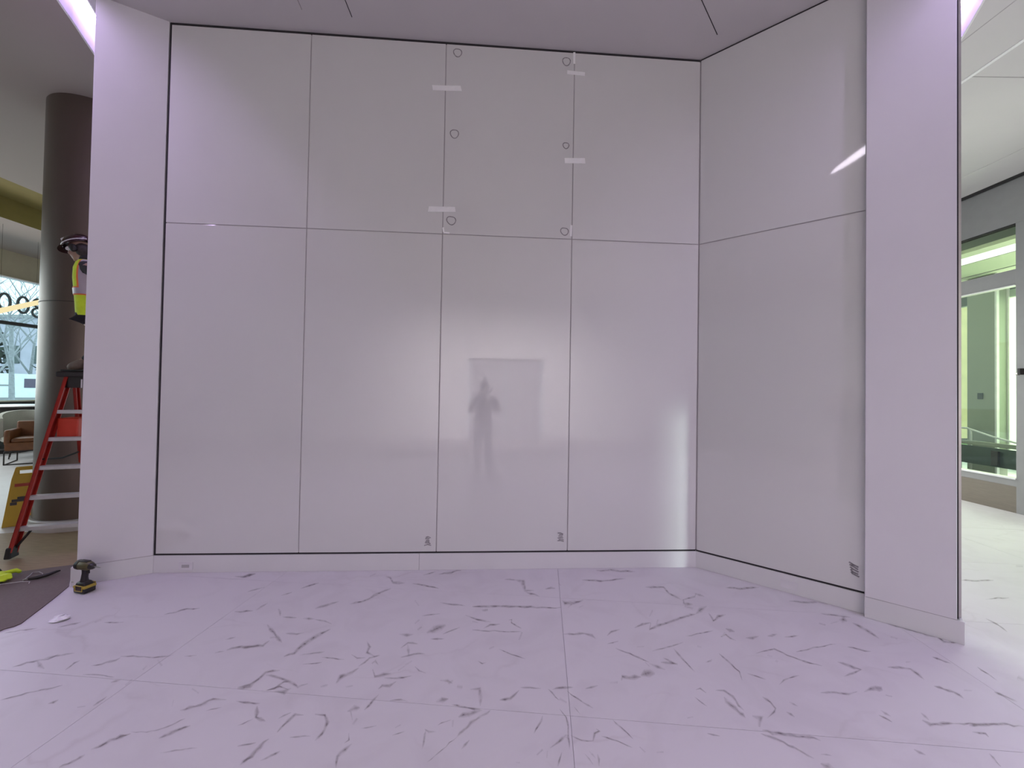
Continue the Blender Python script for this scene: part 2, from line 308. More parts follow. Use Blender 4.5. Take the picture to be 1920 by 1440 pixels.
VE = [
[-2858,2294,7,-4,-2845,2306,13,-9,-2829,2316,25,-17,-2823,2334,19,-13,-2794,2342,22,-17,-2774,2358,18,-14,-2735,2365,21,-15,-2724,2384,13,-8,-2725,2412,9,-5],
[-2775,2346,0,-7,-2720,2312,13,-30,-2661,2285,5,-8],
[-2535,2280,8,-5,-2538,2307,16,-10,-2546,2337,18,-12,-2536,2358,8,-6],
[-2427,2316,8,-7,-2402,2321,14,-12,-2379,2329,16,-13,-2369,2345,18,-14,-2351,2355,26,-21,-2330,2364,19,-15,-2326,2388,8,-6],
[-2335,2398,5,-6,-2297,2399,10,-10,-2264,2404,14,-15,-2226,2398,11,-13,-2195,2400,8,-9,-2157,2394,12,-13,-2125,2394,13,-14,-2095,2402,14,-14,-2061,2406,9,-9,-2035,2420,6,-5],
[-2101,2291,17,-10,-2107,2323,14,-9],
[-2092,2375,0,-10,-2021,2327,1,-15],
[-1960,2408,6,-5,-1926,2413,10,-11,-1894,2421,4,-5],
[-1800,2442,6,-7,-1781,2455,10,-11,-1756,2461,6,-7],
[-1747,2470,10,-10,-1726,2489,19,-21,-1701,2496,15,-19,-1677,2505,19,-27,-1642,2500,13,-19,-1592,2513,5,-8],
[-3033,2671,10,-7,-3009,2685,18,-15,-2987,2702,26,-21,-2960,2715,25,-20,-2941,2735,9,-7],
[-2847,2733,27,-20,-2834,2764,27,-22],
[-2782,2732,9,-8,-2746,2733,18,-18,-2709,2733,17,-17,-2652,2740,8,-8],
[-2617,2056,6,-4,-2604,2067,10,-7,-2588,2076,15,-10,-2571,2085,13,-9,-2555,2094,16,-11,-2543,2107,16,-11,-2525,2114,10,-8,-2507,2121,10,-8,-2492,2131,15,-11,-2469,2135,17,-13,-2451,2143,11,-9,-2436,2155,10,-7,-2420,2166,6,-5],
[-2351,2040,7,-6,-2334,2049,23,-15,-2328,2067,9,-6],
[-2181,2022,9,-7,-2148,2030,9,-8],
[-2183,2191,7,-6,-2165,2203,21,-17,-2147,2217,6,-6],
[-2110,2032,6,-3,-2108,2052,16,-10,-2103,2070,11,-7,-2105,2094,6,-3],
[-2085,2173,12,-7,-2090,2217,16,-10],
[-1911,1707,6,-3,-1906,1718,12,-8,-1892,1724,12,-8,-1884,1734,16,-10,-1876,1744,13,-8,-1872,1757,18,-10,-1865,1768,6,-4],
[-1865,1792,8,-5,-1853,1803,14,-10,-1840,1814,19,-13,-1832,1826,20,-13,-1828,1842,21,-14,-1810,1849,19,-15,-1800,1861,26,-20,-1783,1868,12,-10,-1769,1878,6,-4],
[-1777,1886,3,-3,-1750,1884,4,-5,-1729,1888,5,-5,-1702,1886,7,-7,-1684,1894,7,-7,-1661,1898,9,-8,-1646,1908,7,-5,-1632,1918,10,-9,-1618,1928,9,-7,-1608,1941,10,-8,-1599,1955,8,-5,-1586,1967,4,-4],
[-1616,1854,7,-5,-1602,1868,17,-13,-1587,1883,23,-18,-1573,1898,19,-16,-1557,1907,16,-14,-1542,1917,14,-13,-1526,1926,7,-7],
[-1651,2013,7,-7,-1630,2019,16,-14,-1618,2034,22,-20,-1595,2039,13,-12,-1578,2049,20,-18,-1564,2060,24,-20,-1556,2078,14,-12,-1540,2089,14,-16,-1503,2087,9,-12,-1468,2086,5,-6],
[-1521,2011,3,-3,-1503,2022,8,-8,-1480,2028,8,-8,-1460,2038,4,-4],
[-1708,2158,4,-12,-1647,2127,3,-11],
[-1413,2078,3,-5,-1381,2072,9,-14,-1351,2069,9,-14,-1302,2068,3,-5],
[-1466,2163,5,-7,-1437,2169,20,-25,-1410,2178,27,-24,-1401,2222,8,-6],
[-1545,1781,3,-3,-1525,1785,6,-6,-1507,1790,8,-7,-1490,1796,8,-8,-1469,1798,6,-7,-1447,1803,8,-8,-1425,1808,6,-6,-1400,1810,3,-3],
[-1828,2570,5,-6,-1806,2586,15,-17,-1780,2600,6,-7],
[-2462,2838,7,-7,-2438,2856,12,-13,-2406,2868,19,-18,-2390,2896,18,-18,-2364,2914,18,-20,-2314,2915,15,-18,-2277,2929,8,-8],
[-3299,2599,9,-6,-3279,2611,14,-10,-3255,2619,15,-11,-3236,2633,15,-11,-3203,2637,22,-16,-3178,2648,14,-11,-3153,2659,8,-6],
[-1226,1820,4,-4,-1202,1827,7,-8,-1178,1834,7,-9,-1155,1843,3,-3],
[-1153,1732,6,-3,-1148,1749,18,-12,-1139,1762,11,-9,-1127,1774,18,-12,-1124,1795,6,-4],
[-1712,2037,6,-1,-1740,2079,7,-2],
[-2398,2246,5,-5,-2368,2247,10,-9,-2339,2248,9,-10,-2309,2247,10,-9,-2274,2243,7,-7,-2235,2234,8,-10,-2201,2230,5,-5],
[-2764,2370,9,-7,-2745,2383,21,-15,-2725,2394,19,-15,-2697,2400,18,-15,-2675,2411,20,-16,-2640,2423,8,-7],
[-2364,3416,11,-15,-2289,3412,29,-41,-2253,3441,37,-48,-2219,3473,11,-14],
[-2284,3406,17,-18,-2263,3453,39,-49,-2220,3473,13,-17],
[-1696,3234,7,-10,-1649,3279,21,-30,-1622,3304,17,-27,-1594,3330,9,-13],
[-2086,3165,8,-10,-2064,3191,18,-22,-2038,3213,15,-20,-1997,3246,7,-10],
[-1853,2912,7,-7,-1841,2958,25,-26,-1827,3010,8,-8],
[-1992,2889,7,-10,-1947,2888,19,-26,-1912,2901,17,-24,-1869,2904,6,-9],
[-1790,3121,6,-8,-1760,3145,16,-22,-1732,3173,7,-10],
[-1435,2943,8,-10,-1407,2970,24,-35,-1374,2992,22,-34,-1340,3022,15,-25,-1302,3048,6,-10],
[-1204,3017,6,-11,-1169,3036,16,-31,-1131,3051,14,-24,-1084,3098,15,-23,-1065,3149,25,-37,-1035,3187,17,-29,-1004,3226,14,-28,-966,3256,7,-14],
[-1074,3462,3,-15,-1030,3442,-3,-28,-981,3360,0,-38,-929,3355,14,-52,-877,3352,4,-14],
[-756,3500,4,-12,-706,3531,11,-32,-658,3573,4,-11],
[-622,3518,3,-13,-570,3541,9,-39,-515,3554,10,-38,-478,3595,7,-30,-432,3602,2,-15],
[-1213,3457,13,-21,-1181,3510,14,-23],
[-816,3346,2,-11,-761,3337,5,-24,-704,3319,3,-30,-661,3302,4,-28,-619,3292,2,-27,-577,3274,1,-10],
[-727,3083,-6,-13,-676,3005,-6,-12],
[-1702,2935,-1,-11,-1670,2904,-15,-11,-1634,2845,-11,-1],
[-1611,2833,6,-10,-1559,2829,13,-23,-1507,2827,4,-9],
[-1456,2817,7,-12,-1414,2817,16,-31,-1370,2815,5,-11],
[-1369,2811,3,-9,-1328,2800,8,-21,-1290,2793,7,-21,-1225,2761,2,-9],
[-1483,2647,5,-8,-1446,2647,14,-27,-1405,2641,12,-21,-1363,2660,5,-8],
[-1362,2421,9,-11,-1344,2441,14,-17,-1319,2452,21,-21,-1314,2491,26,-21,-1310,2531,31,-30,-1291,2567,32,-33,-1277,2609,31,-34,-1248,2646,27,-34,-1229,2675,15,-18,-1208,2704,8,-11],
[-1666,2744,-2,-7,-1604,2686,-4,-31,-1544,2636,-3,-17,-1498,2591,-5,-29,-1451,2554,-1,-10],
[-1719,2501,7,-10,-1685,2503,15,-22,-1647,2500,23,-32,-1618,2509,20,-27,-1588,2518,20,-28,-1554,2521,24,-26,-1541,2570,7,-6],
[-1558,2600,14,-21,-1516,2608,13,-20],
[-1276,2436,4,-5,-1250,2446,8,-13,-1221,2451,7,-13,-1194,2459,8,-13,-1165,2465,9,-16,-1138,2473,4,-6],
[-1216,2358,3,-5,-1190,2363,6,-10,-1162,2365,5,-9,-1135,2370,7,-12,-1110,2379,4,-6],
[-1130,2421,2,-6,-1094,2418,5,-11,-1059,2415,4,-13,-1021,2406,4,-12,-987,2406,3,-5],
[-1470,2170,7,-8,-1443,2182,13,-14,-1417,2194,15,-15,-1403,2217,17,-15,-1393,2246,19,-15,-1390,2286,18,-17,-1358,2300,15,-21,-1319,2306,7,-9],
[-1377,2267,6,-10,-1342,2263,10,-22,-1304,2253,8,-22,-1264,2239,7,-21,-1223,2224,5,-22,-1185,2206,2,-22,-1146,2181,8,-19,-1127,2197,10,-12,-1105,2208,5,-6],
[-1306,2153,4,-5,-1269,2169,10,-10,-1257,2194,13,-11,-1244,2218,9,-11,-1204,2217,2,-4],
[-1298,2154,4,-5,-1272,2168,13,-15,-1247,2184,9,-16,-1188,2162,2,-6],
[-1255,2145,5,-9,-1228,2145,11,-19,-1201,2143,27,-34,-1178,2171,7,-7],
[-1024,2185,10,-14,-991,2199,12,-19],
[-886,2188,8,-13,-851,2198,6,-12],
[-951,2213,8,-5,-947,2264,30,-28,-924,2279,16,-25,-899,2296,18,-23,-872,2338,6,-7],
[-962,2451,0,-6,-915,2419,4,-16,-866,2425,3,-8],
[-879,2348,5,-5,-856,2382,12,-13,-839,2423,10,-13,-813,2435,8,-15,-788,2449,5,-8],
[-915,2581,-5,-4,-877,2525,-20,-1,-874,2472,-12,-16,-809,2433,0,-6],
[-809,2374,9,-10,-797,2399,5,-26,-766,2364,-3,-5],
[-788,2327,-5,-3,-754,2270,0,-21,-709,2288,13,-28,-671,2296,4,-11],
[-700,2261,1,-6,-672,2259,4,-15,-643,2258,4,-13,-616,2261,6,-18,-589,2265,6,-15,-546,2281,2,-5],
[-727,2660,2,-12,-676,2649,10,-39,-632,2660,4,-11],
[-677,2518,6,-7,-645,2571,9,-16,-614,2570,4,-23,-580,2562,1,-9],
[-644,2560,-5,0,-626,2506,-21,-3,-610,2453,-6,-1],
[-653,2433,4,-8,-613,2449,7,-17,-583,2463,7,-18,-550,2471,4,-15,-514,2470,1,-7],
[-609,2366,10,-15,-576,2403,8,-12],
[-548,2356,-2,-4,-514,2322,-3,-12,-470,2303,0,-6],
[-637,2319,6,-8,-606,2359,5,-8],
[-547,2680,8,-18,-517,2701,26,-54,-503,2720,31,-69,-467,2742,26,-64,-434,2772,9,-21],
[-436,2668,3,-8,-403,2696,6,-14,-368,2722,6,-14,-332,2749,3,-9],
[-509,2614,1,-7,-463,2616,5,-22,-418,2619,1,-7],
[-653,2781,12,-16,-631,2827,11,-15],
[-616,2709,14,-19,-596,2745,11,-14],
[-625,2876,2,-7,-584,2890,5,-17,-541,2899,5,-15,-499,2909,2,-8],
[-704,2177,5,-5,-689,2202,11,-21,-650,2201,13,-23,-622,2235,4,-6],
[-727,2035,5,-4,-715,2061,15,-12,-706,2092,15,-12,-688,2139,5,-3],
[-378,2247,1,-8,-338,2248,-1,-25,-304,2226,-2,-5],
[-326,2222,10,-12,-306,2249,9,-11],
[-276,2205,2,-29,-245,2201,1,-30],
[-200,2186,2,-9,-150,2192,-12,-23,-138,2131,-22,-2,-137,2074,-6,0],
[-372,2097,4,-11,-341,2108,12,-37,-309,2117,3,-8],
[-288,2080,0,-5,-258,2075,-1,-14,-228,2065,-1,-15,-197,2060,-1,-10,-164,2053,0,-16,-131,2050,0,-4],
[-617,2096,2,-5,-590,2103,5,-11,-560,2106,3,-13,-520,2094,0,-5],
[-241,2002,5,-9,-218,2016,11,-30,-191,2021,9,-29,-166,2033,7,-22,-124,2047,2,-6],
[-232,1890,6,-5,-220,1911,12,-11,-204,1929,10,-12,-187,1947,11,-11,-175,1971,14,-17,-150,1990,7,-11,-127,2012,8,-13,-99,2028,8,-13,-81,2049,4,-5],
[-345,1761,2,-2,-330,1775,3,-4,-318,1791,4,-4,-304,1807,4,-5,-290,1822,4,-5,-275,1837,4,-3,-264,1858,5,-5,-246,1872,3,-4,-232,1889,3,-2],
[-337,1950,2,-4,-318,1966,4,-7,-295,1975,3,-7,-273,1986,1,-4],
[-204,1824,4,-3,-188,1849,11,-10,-171,1873,3,-3],
[-265,1984,-10,1,-262,1944,-8,1],
[-383,1821,3,0,-382,1846,9,-2,-384,1871,10,-1,-387,1898,11,-2,-387,1925,4,-1],
[-394,1929,-2,-5,-371,1913,0,-15,-337,1916,1,-5],
[-809,2024,6,-7,-778,2048,23,-35,-755,2049,5,-13],
[-749,1946,14,-8,-743,1983,14,-8],
[-792,2025,-7,-1,-763,1974,-6,-1],
[-700,1927,1,-3,-677,1931,4,-8,-654,1937,4,-7,-632,1944,2,-4],
[-748,1846,4,-4,-734,1863,9,-3,-750,1899,4,0],
[-734,1728,5,0,-744,1754,12,-1,-751,1780,15,-6,-743,1797,17,-13,-732,1813,17,-15,-713,1843,5,-4],
[-1090,1896,5,-3,-1087,1919,12,-8,-1081,1942,12,-8,-1074,1965,18,-12,-1061,2001,14,-18,-1017,1997,2,-5],
[-1131,1975,4,-4,-1112,1995,10,-10,-1089,2013,5,-6],
[-964,2004,3,-7,-938,2001,5,-11,-912,2000,-3,-13,-881,1963,-20,0,-873,1916,-13,5,-875,1893,-15,9,-883,1874,-14,10,-890,1855,-5,3],
[-1284,2050,-5,0,-1262,2014,-25,3,-1246,1981,-8,-8,-1214,1969,7,-25,-1183,1957,1,-7],
[-1302,1931,3,-3,-1283,1940,7,-7,-1270,1956,5,-5,-1253,1969,3,-3],
[-1396,2075,3,-5,-1367,2070,8,-12,-1342,2072,6,-10,-1308,2064,7,-12,-1280,2067,4,-5],
[-1149,1746,4,-3,-1142,1763,13,-9,-1133,1779,22,-14,-1128,1800,22,-14,-1122,1821,23,-14,-1120,1845,14,-9,-1108,1863,6,-5],
[-1080,1754,3,-3,-1063,1764,9,-9,-1049,1778,11,-10,-1032,1790,12,-11,-1017,1803,4,-4],
[-1227,1823,4,-4,-1204,1830,6,-7,-1178,1833,8,-10,-1155,1840,4,-4],
[-1016,1871,2,-3,-992,1873,6,-10,-969,1876,6,-10,-947,1880,5,-8,-921,1879,2,-5],
[-540,1891,2,-3,-513,1902,4,-7,-486,1914,3,-4],
[-311,2895,-1,-9,-268,2869,-2,-16,-225,2847,-1,-22,-181,2838,-1,-20,-122,2815,-1,-8],
[-252,2818,0,-18,-210,2806,0,-16],
[-192,2959,5,-31,-151,2973,5,-32],
[-526,3059,1,-10,-469,3041,1,-20,-412,3031,3,-28,-370,3030,2,-19,-326,3019,1,-8],
[-271,3008,1,-8,-225,3009,2,-21,-179,3010,0,-17,-133,3002,0,-9],
[-539,1934,4,-6,-517,1952,5,-7],
[62,3439,-2,-24,122,3414,-33,-56,137,3260,-18,-41,211,3265,-1,-21],
[141,3240,-3,-11,177,3214,-7,-39,216,3204,-6,-28,250,3170,-3,-9],
[306,3291,1,-13,356,3317,-3,-44,391,3303,-3,-15],
[425,3402,-9,-15,444,3356,-8,-14],
[-36,3448,0,-12,13,3449,-1,-31,62,3439,0,-13],
[-273,3008,2,-13,-235,3014,2,-17,-196,3018,2,-26,-157,3020,1,-24,-117,3017,2,-37,-78,3023,2,-28,-39,3023,0,-30,1,3019,0,-38,40,3020,0,-27,79,3023,-1,-25,126,3016,-2,-36,173,3022,-2,-32,218,3010,-2,-23,264,3015,-2,-22,309,3012,-3,-22,354,3008,-1,-14,401,3020,-1,-12],
[-194,2953,5,-28,-153,2966,4,-32],
[425,3120,-6,-9,440,3077,-15,-58,508,3088,-5,-51,550,3102,-1,-33,593,3132,1,-15],
[455,3021,4,-15,493,3064,4,-17],
[541,3023,1,-13,579,3053,2,-13],
[379,2691,-1,-9,415,2693,-4,-25,451,2690,-3,-21,488,2701,-3,-31,524,2701,-5,-20,569,2685,-15,-30,588,2648,-6,-7],
[673,2683,3,-6,711,2726,1,-24,779,2755,-1,-11],
[888,2776,0,-12,957,2820,-5,-32,1024,2841,-3,-11],
[1023,2838,-7,2,987,2762,-17,-29,1062,2805,-6,-38,1110,2826,-6,-29,1160,2851,-5,-25,1211,2878,-6,-33,1263,2906,-8,-33,1309,2923,-8,-30,1358,2948,-11,-34,1403,2959,-5,-11],
[1405,2965,0,-11,1465,3019,-6,-58,1540,3072,-3,-15],
[1091,2883,-9,6,1058,2822,-13,7],
[1041,2917,6,-7,1093,3001,8,-10],
[1158,3355,-5,-14,1210,3353,-15,-43,1262,3355,-14,-37,1315,3357,-19,-28,1320,3255,-20,-25,1353,3207,-20,-30,1383,3158,-9,-12],
[1380,3150,-3,-11,1446,3184,-7,-24,1511,3212,-4,-30,1546,3263,3,-5],
[1367,3069,-20,-33,1415,3034,-21,-33],
[1534,3264,-7,-11,1564,3240,-25,-39,1591,3214,-10,-14],
[1401,3172,-9,-2,1377,3109,-24,-24,1408,3100,-25,-48,1443,3092,-9,-17],
[1506,2977,-12,-8,1494,2880,-24,-32,1553,2931,-12,-45,1626,2959,-5,-13],
[640,3460,-3,-13,693,3456,-5,-26,747,3458,-8,-34,796,3443,-9,-38,843,3452,-6,-27,890,3462,-5,-25,938,3478,-8,-37,986,3492,-7,-27,1032,3494,-4,-12],
[805,3654,-4,-18,848,3642,-9,-40,897,3658,-8,-40,945,3666,-12,-44,986,3651,-15,-46,1028,3639,-11,-38,1077,3651,-15,-49,1120,3641,-13,-36,1164,3638,-6,-16],
[696,2554,-4,-7,720,2535,-6,-11,745,2519,-6,-12,771,2507,-8,-15,792,2486,-8,-13,819,2467,-10,-16,843,2446,-7,-11,869,2427,-4,-5],
[865,2415,-6,-10,906,2389,-16,-26,942,2365,-6,-8],
[843,2427,-7,-6,857,2391,-7,-7],
[654,2271,6,-2,668,2300,0,-29,704,2295,-8,-27,740,2299,-11,-41,777,2302,-3,-9],
[780,2313,2,-15,811,2335,-9,-57,841,2334,-22,-58,869,2331,-8,-18],
[585,2253,-2,-13,630,2258,-4,-19],
[436,2205,0,-6,474,2217,0,-18,512,2230,0,-6],
[252,2194,1,-5,277,2207,1,-16,308,2210,-2,-21,340,2211,-3,-20,371,2213,-1,-6],
[73,2205,0,-6,101,2205,-1,-15,128,2206,-2,-14,159,2201,-2,-11,190,2201,0,-5],
[-37,2116,1,-8,-9,2121,2,-23,19,2126,8,-19,44,2154,10,-13,68,2186,3,-3],
[184,2019,-3,0,177,1992,-11,5,162,1966,-9,7,147,1941,-8,5,135,1916,-3,2],
[275,2065,-2,-2,289,2038,-5,-4,303,2012,-6,-4,305,1984,-11,-3,305,1955,-8,0,300,1923,-8,0,297,1892,-11,-2,297,1863,-7,-1,294,1834,-3,0],
[205,1839,3,-4,245,1869,6,-10,267,1890,10,-14,290,1912,3,-4],
[290,1911,-18,3,285,1892,-11,2],
[412,1880,6,-1,428,1922,10,-9,454,1936,12,-5,440,1946,4,6],
[458,1907,-2,-4,481,1900,-5,-8,503,1890,-4,-9,526,1883,-4,-7,547,1871,-4,-6,567,1859,-4,-6,588,1849,-2,-3],
[310,1908,-2,-3,334,1894,-5,-7,359,1882,-4,-8,385,1879,-2,-7,412,1880,0,-3],
[536,2001,-2,-3,548,1978,-8,-7,564,1960,-6,-6,577,1940,-7,-6,590,1921,-6,-5,604,1895,-2,-3],
[141,1803,5,-6,170,1831,6,-8],
[185,1790,4,0,191,1825,5,0],
[231,1752,3,-1,238,1774,9,-2,247,1796,6,-2,256,1819,4,-1],
[418,1815,-4,-1,419,1788,-12,-2,412,1755,-4,0],
[360,1814,-2,-2,376,1788,-6,-5,388,1762,-3,-3],
[382,1828,-2,-2,394,1811,-9,-6,405,1792,-3,-2],
[46,1768,-1,-6,64,1766,-1,-10],
[98,2706,-12,6,76,2620,-12,6],
[-244,2720,0,-7,-205,2718,1,-14,-166,2711,1,-16,-128,2709,1,-15,-89,2716,1,-15,-53,2709,0,-16,-16,2706,0,-11,20,2707,0,-14,57,2709,0,-13,93,2712,-1,-7],
[-168,2738,3,-8,-123,2782,6,-25,-88,2785,2,-21,-53,2793,1,-8],
[6,2843,1,-9,26,2848,-9,-16,26,2809,-9,-12,60,2776,-6,-16,94,2745,-2,-7],
[-281,2878,-1,-10,-217,2840,-2,-21,-180,2831,-1,-20,-144,2813,-1,-8],
[-117,2526,6,-17,-85,2550,5,-14],
[-54,2527,-1,-5,-14,2501,-3,-11,26,2476,-3,-11,56,2465,-3,-11,84,2451,-2,-9,112,2438,-1,-5],
[971,2468,-4,-6,994,2449,-12,-17,1012,2426,-15,-19,1035,2409,-5,-7],
[939,2429,-4,-8,972,2426,-10,-23,1004,2421,-10,-22,1039,2420,-3,-8],
[1072,2563,-5,-5,1078,2516,-16,-13,1085,2473,-16,-14,1095,2432,-12,-11,1103,2391,-10,-9,1112,2352,-5,-4],
[924,2532,-1,-5,961,2548,-4,-15,997,2557,-3,-12,1034,2573,-3,-13,1071,2585,-4,-17,1117,2605,-2,-11,1164,2628,-1,-6],
[1238,2589,-15,-23,1260,2576,-10,-16],
[1218,2436,-4,-12,1259,2448,-6,-17],
[1210,2691,-2,-7,1250,2698,-4,-14,1295,2719,-5,-15,1338,2729,-5,-14,1382,2744,-7,-18,1425,2756,-4,-7],
[1052,2212,-1,-5,1081,2223,-10,-13,1099,2190,-5,-4],
[1021,2161,-4,-4,1032,2138,-6,-6,1044,2117,-8,-7,1057,2097,-3,-3],
[283,2130,-10,-18,318,2105,-7,-12],
[229,2198,-3,-4,248,2172,-8,-9,262,2143,-6,-6,281,2120,-3,-4],
[329,2190,-2,-3,353,2158,-5,-7,382,2133,-6,-10,404,2110,-5,-7,429,2090,-8,-11,452,2070,-2,-4],
[351,2085,-2,-2,365,2057,-5,-5,378,2031,-2,-2],
[920,2021,-3,-8,952,2028,-3,-9],
[976,1932,-3,-5,1003,1924,-8,-11,1030,1918,-2,-3],
[838,2571,-3,-9,885,2575,-4,-12],
[734,2625,0,5,692,2608,1,13,652,2595,0,6],
[-179,2414,-2,-4,-151,2391,0,-14,-127,2401,1,-6],
[1448,2689,3,-15,1501,2740,3,-17],
[623,1854,-6,-4,640,1826,-7,-6],
[692,1827,-3,-7,725,1829,-3,-10],
[1531,2786,-9,-10,1549,2763,-28,-37,1574,2749,-9,-12],
[1445,2690,-2,-7,1494,2718,-15,-24,1503,2678,-16,-17,1528,2654,-8,-9],
[1612,2686,-7,-12,1656,2684,-22,-39,1714,2705,-5,-11],
[1773,2708,-4,-9,1812,2716,-18,-34,1857,2732,-4,-8],
[1883,2702,-5,-7,1918,2703,-11,-17,1957,2711,-14,-22,1998,2721,-5,-6],
[2252,2870,-18,-18,2280,2846,-22,-22],
[2441,2923,-21,-25,2471,2922,-74,-78,2485,2904,-25,-23],
[2335,2868,-11,-17,2423,2902,-15,-22],
[2505,2883,-16,-13,2517,2849,-38,-32,2525,2812,-40,-32,2529,2776,-43,-33,2531,2740,-30,-22,2531,2703,-14,-10],
[2629,2723,-22,-20,2656,2703,-21,-19],
[2734,2921,-13,-12,2765,2908,-20,-17,2773,2877,-36,-30,2791,2854,-33,-29,2821,2841,-29,-25,2833,2812,-26,-22,2863,2805,-31,-27,2878,2786,-36,-31,2900,2773,-32,-26,2915,2755,-44,-36,2938,2744,-37,-31,2967,2738,-35,-25,2946,2678,-39,-27,2976,2674,-28,-23,3003,2669,-20,-17,3043,2674,-10,-10],
[2245,3168,-11,-15,2298,3167,-20,-26,2342,3155,-27,-34,2386,3154,-25,-33,2434,3160,-29,-39,2477,3158,-9,-11],
[2478,3159,-24,-26,2524,3132,-22,-24],
[1847,3367,-7,-14,1891,3370,-20,-34,1929,3363,-19,-31,1967,3354,-22,-38,2027,3368,-23,-41,2084,3376,-22,-36,2138,3379,-7,-11],
[1580,2525,-2,-5,1631,2545,-6,-11,1680,2559,-7,-15,1729,2573,-13,-18,1744,2555,-15,-15,1761,2536,-12,-12,1772,2513,-12,-12,1797,2497,-13,-13,1817,2477,-12,-12,1840,2460,-18,-19,1864,2443,-14,-15,1895,2434,-9,-9,1921,2421,-7,-7],
[1645,2511,-17,-19,1667,2497,-12,-14],
[1667,2466,-28,-22,1668,2449,-16,-13],
[2046,2460,-7,-7,2070,2447,-24,-23,2091,2430,-29,-26,2107,2408,-30,-26,2132,2394,-20,-3,2078,2371,13,21,2031,2355,13,21,1982,2335,3,6],
[2364,2996,-7,-8,2404,2984,-20,-24,2449,2978,-18,-19,2484,2969,-23,-25,2519,2962,-22,-24,2553,2953,-9,-10],
[1343,2519,-6,-5,1351,2488,-13,-12,1360,2459,-15,-14,1367,2429,-14,-12,1370,2391,-12,-9,1380,2360,-11,-6,1356,2290,-5,-2],
[1545,2257,0,-3,1601,2296,-3,-14,1641,2312,-4,-10,1680,2326,-8,-15,1718,2336,-4,-5],
[1851,2548,-3,-5,1897,2561,-8,-13,1944,2572,-8,-15,1998,2595,-10,-16,2042,2601,-11,-15,2088,2612,-8,-13,2138,2630,-7,-10,2181,2636,-5,-7],
[2233,2607,-6,-7,2265,2600,-14,-14,2288,2583,-20,-18,2312,2568,-17,-17,2349,2565,-7,-7],
[1742,2206,-6,-7,1781,2208,-14,-18,1819,2210,-13,-15,1843,2205,-12,-14,1869,2202,-17,-19,1894,2199,-14,-18,1956,2218,-4,-6],
[1993,2217,-6,-9,2056,2242,-20,-30,2084,2246,-33,-35,2106,2239,-43,-35,2107,2228,-15,-9],
[2093,2196,-10,-9,2119,2185,-13,-11],
[1162,2211,-4,-7,1207,2209,-13,-17,1220,2189,-14,-14,1232,2168,-19,-14,1233,2137,-13,-7,1229,2106,-16,-10,1239,2075,-5,-4],
[1183,2164,-6,-4,1181,2132,-26,-17,1190,2109,-25,-21,1200,2090,-26,-20,1204,2067,-16,-13,1215,2049,-24,-19,1219,2027,-5,-4],
[1261,2040,-7,-9,1298,2029,-40,-21,1256,1974,-10,3],
[1395,2168,-5,-5,1406,2150,-20,-17,1415,2130,-12,-8,1414,2090,-12,-4,1392,2068,-3,11,1329,2027,0,3],
[1518,2137,-6,-5,1529,2121,-15,-13,1543,2107,-7,-6],
[1457,2070,-7,-6,1469,2055,-17,-15,1477,2038,-7,-5],
[1259,1956,-6,-8,1284,1953,-10,-12,1300,1939,-19,-22,1328,1940,-18,-22,1349,1933,-12,-15,1373,1932,-16,-21,1395,1928,-15,-17,1415,1923,-12,-15,1440,1923,-11,-13,1461,1920,-16,-20,1484,1918,-12,-11,1504,1902,-6,-4],
[1239,1937,-4,-4,1255,1927,-10,-11,1273,1920,-13,-14,1289,1911,-15,-16,1304,1901,-12,-12,1320,1891,-10,-9,1328,1875,-11,-10,1345,1867,-15,-14,1357,1855,-11,-8,1372,1839,-10,-9,1384,1823,-10,-9,1401,1810,-5,-5],
[1412,1786,-9,-7,1432,1774,-33,-29,1453,1764,-9,-7],
[1448,1831,-3,-3,1472,1830,-8,-9,1493,1825,-4,-4],
[2320,2423,-7,-6,2354,2421,-21,-21,2387,2419,-26,-26,2418,2414,-18,-17,2447,2408,-19,-15,2448,2384,-29,-19,2444,2356,-26,-16,2437,2319,-10,-6],
[2441,2271,-7,-6,2461,2263,-29,-22,2472,2248,-17,-13,2490,2238,-31,-24,2507,2228,-21,-15,2513,2208,-29,-17,2507,2180,-10,-6],
[2125,2032,-11,-8,2138,2005,-28,-22,2173,2010,-16,-16,2205,2012,-29,-27,2237,2015,-21,-19,2267,2014,-7,-6],
[2166,2079,-7,-4,2164,2056,-22,-13,2160,2033,-9,-5],
[2331,2004,-8,-7,2357,2005,-21,-19,2388,2010,-20,-18,2415,2011,-28,-23,2438,2009,-21,-18,2473,2017,-8,-8],
[2267,2015,-6,-6,2294,2016,-12,-10,2315,2012,-16,-15,2346,2017,-14,-13,2369,2016,-19,-15,2393,2014,-20,-16,2418,2014,-18,-15,2445,2015,-20,-17,2471,2016,-23,-19,2498,2017,-22,-18,2526,2019,-24,-19,2547,2015,-18,-11,2558,2005,-20,-14,2589,2009,-13,-10,2609,2005,-10,-6],
[2304,1967,-8,-6,2331,1962,-20,-15,2360,1959,-20,-13,2351,1939,-8,-3],
[1911,1865,-7,-4,1922,1849,-20,-14,1937,1836,-6,-4],
[2245,1850,-7,-3,2238,1829,-17,-8,2227,1807,-10,-5,2220,1786,-7,-3],
[2739,2234,-10,-6,2749,2221,-30,-20,2757,2206,-20,-13,2765,2192,-19,-11,2772,2177,-23,-13,2779,2164,-9,-5],
[2580,2243,-16,-13,2623,2240,-13,-11],
[1968,2091,-7,-4,1974,2070,-22,-15,1983,2052,-6,-4],
[1928,2059,-5,-4,1940,2046,-15,-11,1949,2032,-13,-9,1956,2017,-6,-4],
[3018,2349,-63,-41,3030,2328,-42,-26],
[3576,2967,-11,-7,3575,2917,-31,-20,3568,2883,-22,-14,3552,2844,-24,-14,3531,2803,-11,-7],
